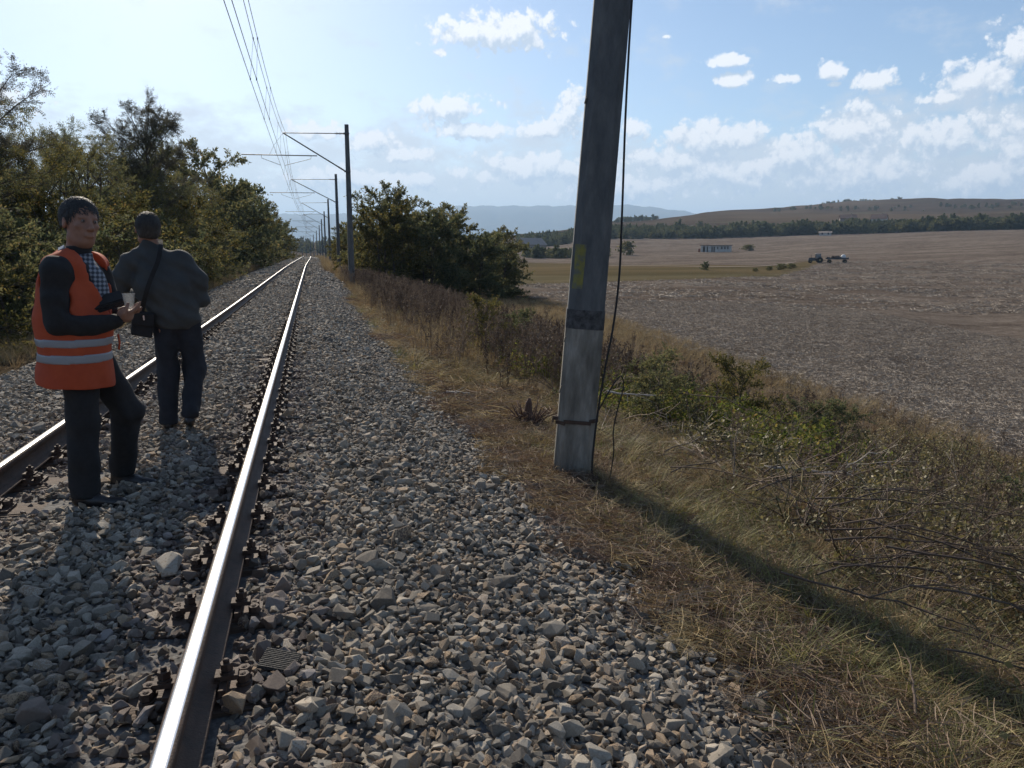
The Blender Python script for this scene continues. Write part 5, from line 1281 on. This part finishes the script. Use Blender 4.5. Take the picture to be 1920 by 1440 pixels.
def hair_mesh(c, yaw, sc, lo, hi, front=.055, low=-.055, name='hair', vol=.012, m=None):
    s = SDF(lo, hi, .0075); cy, sy = math.cos(yaw), math.sin(yaw)
    s.ell((c[0] - .020 * cy * sc, c[1] - .020 * sy * sc, c[2] + .035 * sc), ((.100 + vol) * sc, (.080 + vol) * sc, (.092 + vol) * sc), .02, yaw)
    s.ell((c[0] - .035 * cy * sc, c[1] - .035 * sy * sc, c[2] - .02 * sc), ((.070 + vol * .6) * sc, (.072 + vol * .5) * sc, .075 * sc), .03, yaw)
    s.folds(.0015, 150, 3)
    def fn(x, y, z):
        f = ((x - c[0]) * cy + (y - c[1]) * sy) / sc; u_ = (z - c[2]) / sc
        hl = np.where(f > .02, front + (f - .09) * .25, low + (f + .1) * .45)      # hairline height
        side = np.interp(f, [-.12, -.02, .012, .035, .055, .11], [low, low + .01, -.015, .02, front - .015, front + .004])
        return (side - u_) * .8
    s.clipf(fn); base = s.mesh(name, m or HAIRM)
    r = np.random.default_rng(int(abs(c[0]) * 1000) + 3); k = 5200; d = r.normal(size=(k, 3)); d /= np.linalg.norm(d, axis=1, keepdims=True); d = d[d[:, 2] > -.75]
    ex = np.array([.100 + vol, .080 + vol, .092 + vol]) * sc * .985
    L3 = d * ex; f = L3[:, 0] / sc - .020; u_ = L3[:, 2] / sc + .035
    side = np.interp(f, [-.12, -.02, .012, .035, .055, .11], [low, low + .01, -.015, .02, front - .015, front + .004])
    kp = u_ > side - .012 + r.normal(0, .006, len(f)); L3, d = L3[kp], d[kp]; k = len(L3)
    P0 = np.stack([c[0] + L3[:, 0] * cy - L3[:, 1] * sy - .020 * cy * sc, c[1] + L3[:, 0] * sy + L3[:, 1] * cy - .020 * sy * sc, c[2] + L3[:, 2] + .035 * sc], 1)
    N = np.stack([d[:, 0] * cy - d[:, 1] * sy, d[:, 0] * sy + d[:, 1] * cy, d[:, 2]], 1)
    comb = np.array([-.3 * cy - .55 * sy, -.3 * sy + .55 * cy, -.45]) + r.normal(0, .22, (k, 3))
    T = comb - N * (comb * N).sum(1, keepdims=True); T /= np.linalg.norm(T, axis=1, keepdims=True) + 1e-6; Wd = np.cross(T, N) * .0016
    Ls = r.uniform(.012, .034, (k, 1)); P1_ = P0 + T * Ls * .55 + N * .005; P2_ = P0 + T * Ls + N * r.uniform(-.001, .007, (k, 1))
    V2 = np.concatenate([P0 - Wd, P0 + Wd, P1_ - Wd, P1_ + Wd, P2_ - Wd * .2, P2_ + Wd * .2]); i = np.arange(k)
    F2 = np.concatenate([np.stack([i, i + k, i + 3 * k, i + 2 * k], 1), np.stack([i + 2 * k, i + 3 * k, i + 5 * k, i + 4 * k], 1)])
    nb = len(base.vertices); Vb = np.zeros(nb * 3, np.float32); base.vertices.foreach_get('co', Vb); Fb = np.zeros(len(base.loops), np.int32); base.loops.foreach_get('vertex_index', Fb)
    return mesh_np(name, np.concatenate([Vb.reshape(-1, 3), V2]), np.concatenate([Fb.reshape(-1, 4), F2 + nb]), m or HAIRM, True)

def shoe(s, heel, toe, w=.042, h=.055):
    a, b_ = np.array(heel, float), np.array(toe, float); d_ = (b_ - a) / np.linalg.norm(b_ - a)
    s.cap(a + [0, 0, h * .7], a + d_ * .10 + [0, 0, h * .75], w * .95, w * .98, .02); s.cap(a + d_ * .08 + [0, 0, h * .55], b_ - d_ * .03 + [0, 0, h * .42], w, w * .78, .025)
    s.cap(a + [0, 0, h * 1.5], a + d_ * .03 + [0, 0, h * 1.4], w * .9, w * .9, .02)

# ---- the man in the orange vest: u right across the view, v away, w up
P1 = (-.17, 4.98); az1 = math.atan2(P1[0] - CAM[0], P1[1])
man1 = empty('person', (P1[0], P1[1], -.165), -az1, 'man in an orange safety vest and black trousers, holding a clear cup between the rails', 'person')
hipA, hipB = (-.05, -.06, .90), (.02, .10, .90)
legA = [hipA, (-.03, -.09, .50), (-.02, -.10, .10)]
legB = [hipB, (.215, .14, .52), (.20, .30, .11)]
shN, elN, wrN = (-.155, -.20, 1.375), (-.150, -.235, 1.085), (.130, -.20, 1.105)
shF, elF, wrF = (.045, .20, 1.38), (.13, .24, 1.10), (.17, .04, 1.13)
yh = -1.1   # face turned towards the camera and right
HC = (-.035, -.02, 1.655)
s = SDF((-.42, -.45, -.02), (.48, .62, 1.86), .0085)
s.ell((-.06, 0, 1.22), (.145, .175, .22), .04, -.3); s.ell((-.04, 0, .98), (.15, .165, .16), .05, -.3)
s.cap((-.07, 0, 1.42), (-.045, -.01, 1.56), .062, .056, .035); s.cap(shN, shF, .06, .06, .05)
s.chain([shN, elN, wrN], [.052, .042, .028]); s.chain([shF, elF, wrF], [.052, .042, .028])
s.chain(legA, [.085, .058, .042]); s.chain(legB, [.085, .058, .042])
head(s, HC, yh, 1.08)
fingers(s, (.185, -.195, 1.145), (.75, .05, .55), (-.35, .05, .9), L=.085, r=.0095, curl=.35, side=-1)
fingers(s, (.20, -.02, 1.15), (.6, -.7, .1), (0, -.2, 1), L=.08, r=.0095, curl=.8)
obj('body', s.mesh('body', SKIN), man1)
obj('hair', hair_mesh(HC, yh, 1.08, (-.20, -.18, 1.50), (.14, .16, 1.84), .078, -.035, vol=.007, m=mat('greying_hair', stops=[(.3, (.012, .011, .011)), (.7, (.045, .042, .04))], scale=110, rough=.6, stretch=(1, 1, .3), bump=.5, bump_scale=150)), man1)
cy, sy = math.cos(yh), math.sin(yh)
for q in (-1, 1):
    f_, l_, u_ = .0835 * 1.08, q * .031 * 1.08, .008 * 1.08
    e_ = MB().lathe([(.001, -.010), (.007, -.0075), (.010, 0), (.007, .0075), (.001, .010)], n=12).obj('eye', mat('eye_white', (.16, .13, .11), rough=.4), man1, (HC[0] + f_ * cy - l_ * sy, HC[1] + f_ * sy + l_ * cy, HC[2] + u_))
    MB().lathe([(.001, .0035), (.0045, .002), (.005, -.002)], n=10).obj('iris', mat('iris', (.03, .02, .015), rough=.2), e_, (.0075 * cy, .0075 * sy, 0), (0, R(90), yh))
# trousers
s = SDF((-.32, -.32, .0), (.42, .48, 1.0), .010)
s.ell((-.05, 0, .93), (.155, .165, .12), .03, -.3); s.chain([hipA, (-.03, -.09, .50), (-.015, -.10, .08)], [.105, .090, .074], .03)
s.chain([hipB, (.215, .14, .53), (.20, .30, .12)], [.105, .088, .076], .03); s.folds(.011, 36, 2, .6)
s.clipf(lambda x, y, z: np.maximum(.055 - z + .1 * np.clip(y - .1, 0, .3), z - .98)); obj('trousers', s.mesh('trousers', BLK), man1)
s = SDF((-.2, -.3, -.02), (.45, .45, .22), .0075); shoe(s, (-.05, -.10, .0), (.20, -.17, .0)); shoe(s, (.17, .31, .0), (.40, .23, .0)); s.clipf(lambda x, y, z: .004 - z)
obj('shoes', s.mesh('shoes', SHOE), man1)
# dark shirt sleeves and collar
s = SDF((-.40, -.42, .92), (.34, .40, 1.60), .0095)
s.ell((-.06, 0, 1.23), (.165, .20, .24), .04, -.3); s.cap(shN, shF, .085, .085, .06); s.cap((-.07, 0, 1.40), (-.05, -.01, 1.50), .085, .075, .03)
s.chain([shN, (-.165, -.215, 1.22), elN], [.074, .066, .060], .03); s.chain([elN, (0, -.225, 1.08), wrN], [.062, .055, .044], .02)
s.chain([shF, elF, wrF], [.09, .075, .052], .02); s.folds(.008, 46, 5)
s.clipf(lambda x, y, z: z - 1.525 - .12 * (x + .05)); obj('sweater', s.mesh('sweater', BLK), man1)
fd = (math.cos(-.50), math.sin(-.50))
# plaid shirt front, a shallow piece in the vest opening
s = SDF((-.25, -.30, 1.08), (.25, .30, 1.58), .009)
s.ell((-.06, 0, 1.23), (.174, .209, .25), .04, -.3); s.cap((-.07, 0, 1.40), (-.05, -.01, 1.51), .092, .080, .03)
s.clipf(lambda x, y, z: .035 - ((x + .06) * fd[0] + (y) * fd[1]) + 0 * z); s.clipf(lambda x, y, z: np.abs(-(x + .06) * fd[1] + y * fd[0]) - .085)
s.clipf(lambda x, y, z: z - 1.475 - .2 * (x + .05)); obj('plaid_shirt', s.mesh('plaid_shirt', PLAID), man1)
# vest
def vest_core(g_):
    s = SDF((-.42, -.42, .66), (.36, .42, 1.60), .0095)
    s.ell((-.065, 0, 1.22), (.188, .222, .30), .05, -.3); s.cap(np.array(shN) + [.03, .05, .02], np.array(shF) + [-.02, -.05, .02], .10, .10, .06)
    s.cap((-.065, 0, 1.10), (-.062, 0, .72), .19, .192, .08); s.cap((-.075, -.07, 1.08), (-.065, -.05, .72), .175, .175, .06); s.cap((-.05, .07, 1.08), (-.05, .05, .72), .17, .175, .06)
    s.folds(.013, 24, 8, .35); s.D -= g_; return s
s = vest_core(0)
s.cap((-.165, -.36, 1.33), (-.168, -.12, 1.33), .090, .078, .02, sub=True); s.cap((-.160, -.40, 1.22), (-.155, -.20, 1.22), .090, .064, .02, sub=True); s.cap((-.155, -.40, 1.12), (-.14, -.22, 1.12), .085, .055, .02, sub=True)
s.cap((-.14, -.34, 1.10), (.20, -.25, 1.11), .055, .055, .02, sub=True); s.cap((.06, .12, 1.34), (.06, .40, 1.34), .09, .09, .02, sub=True)
s.cap((-.07, 0, 1.44), (-.04, 0, 1.70), .100, .11, .02, sub=True)
s.clipf(lambda x, y, z: .715 + .10 * np.clip(-x - .20, 0, .1) - z)
opn = lambda x, y, z: np.minimum(np.minimum((x + .06) * fd[0] + y * fd[1] - .02, (np.clip((z - 1.14) * .62, -.02, .12)) - np.abs(-(x + .06) * fd[1] + y * fd[0] + .0)), z - 1.10)
s.clipf(opn); vest = obj('vest', s.mesh('vest', ORG), man1)
for z0, z1 in ((.865, .918), (.958, 1.006)):
    s = vest_core(.0045); s.clipf(lambda x, y, z: np.maximum(z0 + .10 * np.clip(x, -.3, .3) * .6 - z, z - z1 - .10 * np.clip(x, -.3, .3) * .6)); s.cap((-.14, -.34, 1.10), (.20, -.25, 1.11), .055, .055, .02, sub=True)
    obj('reflective_stripe', s.mesh('reflective_stripe', REF), vest)
MB().box((-.118, -.10, 1.487), (.035, .05, .05), tilt=(.3, -.6)).obj('shoulder_tab', REF, vest)
MB().tube([(.158, -.02, 1.02), (.166, -.03, .97), (.162, -.03, .93)], .006, 5).obj('side_tie', ORG, vest)
man1.rotation_euler = (0, R(4.4), -az1)
M1 = Matrix.Translation(man1.location) @ man1.rotation_euler.to_matrix().to_4x4()
# cup
cupm = bpy.data.materials.new('clear_plastic'); cupm.use_nodes = True; n, l = cupm.node_tree.nodes, cupm.node_tree.links
b = n['Principled BSDF']; b.inputs['Base Color'].default_value = (.35, .37, .39, 1); b.inputs['Roughness'].default_value = .12
tp = n.new('ShaderNodeBsdfTransparent'); tl = n.new('ShaderNodeBsdfTranslucent'); tl.inputs[0].default_value = (.5, .53, .57, 1)
mx = n.new('ShaderNodeMixShader'); mx.inputs[0].default_value = .35; l.new(b.outputs[0], mx.inputs[1]); l.new(tl.outputs[0], mx.inputs[2])
mx2 = n.new('ShaderNodeMixShader'); mx2.inputs[0].default_value = .22; l.new(tp.outputs[0], mx2.inputs[1]); l.new(mx.outputs[0], mx2.inputs[2]); l.new(mx2.outputs[0], n['Material Output'].inputs[0])
ribs = [(.002, 0), (.0225, 0), (.0235, .004)] + [(.0235 + .0088 * i / 12 + (.0006 if i % 2 else 0), .004 + i * .0067) for i in range(1, 12)] + [(.0325, .084), (.0355, .086), (.0355, .089), (.0325, .0895)]
cu = MB().lathe(ribs[:-1], n=28).mesh('cup', cupm); cu = obj('cup', cu, None, M1 @ Vector((.207, -.215, 1.185)))
tag(cu, 'clear plastic cup held in the hand of the man in the vest', 'cup')
# dark wallet phone held against the chest
o = MB().box((0, 0, 0), (.19, .11, .016)).box((0, 0, .019), (.185, .105, .014)).box((.02, 0, .031), (.12, .09, .006)).obj('document_case', BLK, None, M1 @ Vector((.095, -.13, 1.205)), (.5, -.28, -az1 + .1))
tag(o, 'flat black case clamped under the forearm of the man in the vest', 'case')

# ---- the man walking away
P2 = (.02, 6.95); az2 = math.atan2(P2[0] - CAM[0], P2[1])
man2 = empty('person', (P2[0], P2[1], -.165), -az2, 'man seen from behind in a dark grey jacket walking away between the rails', 'person')
h1_, h2_ = (-.07, 0, .90), (.09, 0, .90)
lgL = [h1_, (-.065, .03, .49), (-.055, -.02, .10)]; lgR = [h2_, (.155, .03, .50), (.105, -.16, .17)]
sL, eL, wL = (-.335, .02, 1.39), (-.42, .10, 1.13), (-.30, .34, 1.10)
sR, eR, wR = (.07, .02, 1.42), (.195, .06, 1.12), (.10, .32, 1.10)
HC2 = (-.205, .02, 1.665); yh2 = PI / 2 + .15
s = SDF((-.60, -.36, -.02), (.42, .52, 1.86), .009)
s.ell((-.10, .02, 1.25), (.19, .13, .24), .05); s.ell((0, .01, .97), (.17, .13, .15), .06)
s.cap((-.16, .02, 1.45), (-.20, .02, 1.60), .068, .062, .03); s.cap(sL, sR, .06, .06, .05)
s.chain([sL, eL, wL], [.055, .045, .03]); s.chain([sR, eR, wR], [.055, .045, .03]); s.chain(lgL, [.09, .06, .045]); s.chain(lgR, [.09, .06, .045])
head(s, HC2, yh2, 1.06); fingers(s, (-.26, .36, 1.10), (.5, .8, 0), (0, 0, 1), L=.08, r=.0095, curl=.6); fingers(s, (.09, .36, 1.10), (-.4, .8, 0), (0, 0, 1), L=.08, r=.0095, curl=.6, side=-1)
obj('body', s.mesh('body', SKIN), man2)
obj('hair', hair_mesh(HC2, yh2, 1.06, (-.36, -.15, 1.50), (-.05, .18, 1.84), .07, -.075, vol=.007), man2)
s = SDF((-.32, -.32, .0), (.36, .25, 1.0), .010); s.ell((.0, .0, .92), (.135, .105, .10), .03)
s.chain([h1_, (-.065, .03, .49), (-.058, -.02, .07)], [.098, .085, .070], .03); s.chain([h2_, (.155, .03, .50), (.108, -.15, .17)], [.098, .085, .070], .03); s.folds(.011, 38, 4, .6)
s.clipf(lambda x, y, z: .05 + .08 * (x > .03) - z); obj('trousers', s.mesh('trousers', NAVY), man2)
s = SDF((-.15, -.28, -.03), (.22, .25, .30), .0075); shoe(s, (-.055, -.05, .0), (-.06, .20, .0)); s.clipf(lambda x, y, z: np.where(x < .03, .003 - z, -1))
s.cap((.105, -.155, .165), (.105, -.135, .10), .038, .040, .02); s.cap((.105, -.165, .10), (.11, -.02, .045), .040, .034, .02)
obj('shoes', s.mesh('shoes', SHOE), man2)
s = SDF((-.62, -.26, .78), (.42, .50, 1.66), .0095)
s.ell((-.12, .01, 1.25), (.195, .145, .22), .05); s.cap((.0, .01, .98), (-.08, .01, 1.2), .155, .165, .08); s.cap((.075, .01, .96), (.0, .01, 1.2), .115, .13, .08); s.cap((-.07, .01, .94), (-.14, .01, 1.2), .115, .13, .08)
s.cap((-.27, .015, 1.405), (.0, .015, 1.435), .078, .078, .06); s.cap((-.24, .02, 1.46), (-.14, .02, 1.49), .06, .06, .06); s.cap((-.17, .02, 1.45), (-.195, .02, 1.545), .092, .080, .03)
s.chain([sL, (-.385, .05, 1.28), eL], [.082, .078, .072], .05); s.chain([eL, wL], [.072, .055], .02); s.chain([sR, (.165, .03, 1.26), eR], [.084, .080, .074], .05); s.chain([eR, wR], [.074, .055], .02)
s.folds(.012, 32, 9, .8)
s.clipf(lambda x, y, z: np.maximum(.865 - z, z - 1.60)); obj('jacket', s.mesh('jacket', JAK), man2)
man2.rotation_euler = (0, R(3.6), -az2)
M2 = Matrix.Translation(man2.location) @ man2.rotation_euler.to_matrix().to_4x4()
# shoulder bag: body, flap, strap, buckle
bg_ = empty('shoulder_bag', M2 @ Vector((-.245, -.07, .90)), -az2, 'small black shoulder bag hanging on the hip of the man walking away', 'bag')
s = SDF((-.14, -.10, -.16), (.14, .10, .14), .008)
def bx_(x, y, z): q = [np.abs(x) - .065, np.abs(y) - .028, np.abs(z) - .085]; return np.sqrt(sum(np.maximum(t, 0) ** 2 for t in q)) + np.minimum(np.maximum(np.maximum(q[0], q[1]), q[2]), 0) - .015
s.op((-.1, -.1, -.12), (.1, .1, .12), bx_, .001); s.folds(.004, 50, 1); obj('pouch', s.mesh('pouch', BLK), bg_, (0, 0, 0), (.1, .18, 0))
s = SDF((-.14, -.10, -.10), (.14, .10, .16), .008)
def bx2_(x, y, z): q = [np.abs(x) - .070, np.abs(y + .012) - .028, np.abs(z - .045) - .045]; return np.sqrt(sum(np.maximum(t, 0) ** 2 for t in q)) + np.minimum(np.maximum(np.maximum(q[0], q[1]), q[2]), 0) - .013
s.op((-.1, -.1, -.1), (.1, .1, .12), bx2_, .001); obj('flap', s.mesh('flap', BLK), bg_, (0, 0, 0), (.1, .18, 0))
sp_ = spl([(.0, -.02, .10), (.045, -.135, .26), (.10, -.125, .40), (.145, -.105, .50), (.175, -.055, .615), (.178, .06, .68)], 30)
V = []; wd = .017
for i, p in enumerate(sp_):
    t_ = sp_[min(i + 1, 29)] - sp_[max(i - 1, 0)]; t_ /= np.linalg.norm(t_); nrm = np.array([.15, -1, .1]) if i < 22 else np.array([.1, -.5, .85]); sd_ = np.cross(t_, nrm); sd_ /= np.linalg.norm(sd_); nn = np.cross(sd_, t_)
    for a_, b2 in ((-1, 0), (1, 0), (1, 1), (-1, 1)): V.append(p + sd_ * wd * a_ + nn * .004 * b2)
MB().add(V, [(q * 4 + i, q * 4 + (i + 1) % 4, q * 4 + 4 + (i + 1) % 4, q * 4 + 4 + i) for q in range(29) for i in range(4)]).obj('strap', BLK, bg_)
MB().box((.012, -.075, .055), (.012, .006, .04)).obj('buckle', mat('bright_buckle', (.7, .7, .7), rough=.25, metal=1), bg_)
o = MB().box((0, 0, 0), (.012, .21, .15)).obj('notebook', mat('white_paper', (.7, .7, .68), rough=.8), None, M2 @ Vector((.118, .185, 1.14)), (.9, 0, -az2 + .1))
tag(o, 'thin white edged notebook under the right arm of the man walking away', 'notebook')

# ------------------------------------------------------------------ haze
hm = bpy.data.materials.new('haze'); hm.use_nodes = True
n, l = hm.node_tree.nodes, hm.node_tree.links
n.clear(); pv = n.new('ShaderNodeVolumePrincipled'); om = n.new('ShaderNodeOutputMaterial'); l.new(pv.outputs[0], om.inputs['Volume'])
pv.inputs['Color'].default_value = (.47, .70, 1.0, 1); pv.inputs['Density'].default_value = .00012; pv.inputs['Anisotropy'].default_value = .2
hz = MB().box((0, 0, 340), (29000, 29000, 760)).obj('haze', hm); tag(hz, 'thin blue haze over the far hills', 'haze', kind='stuff')
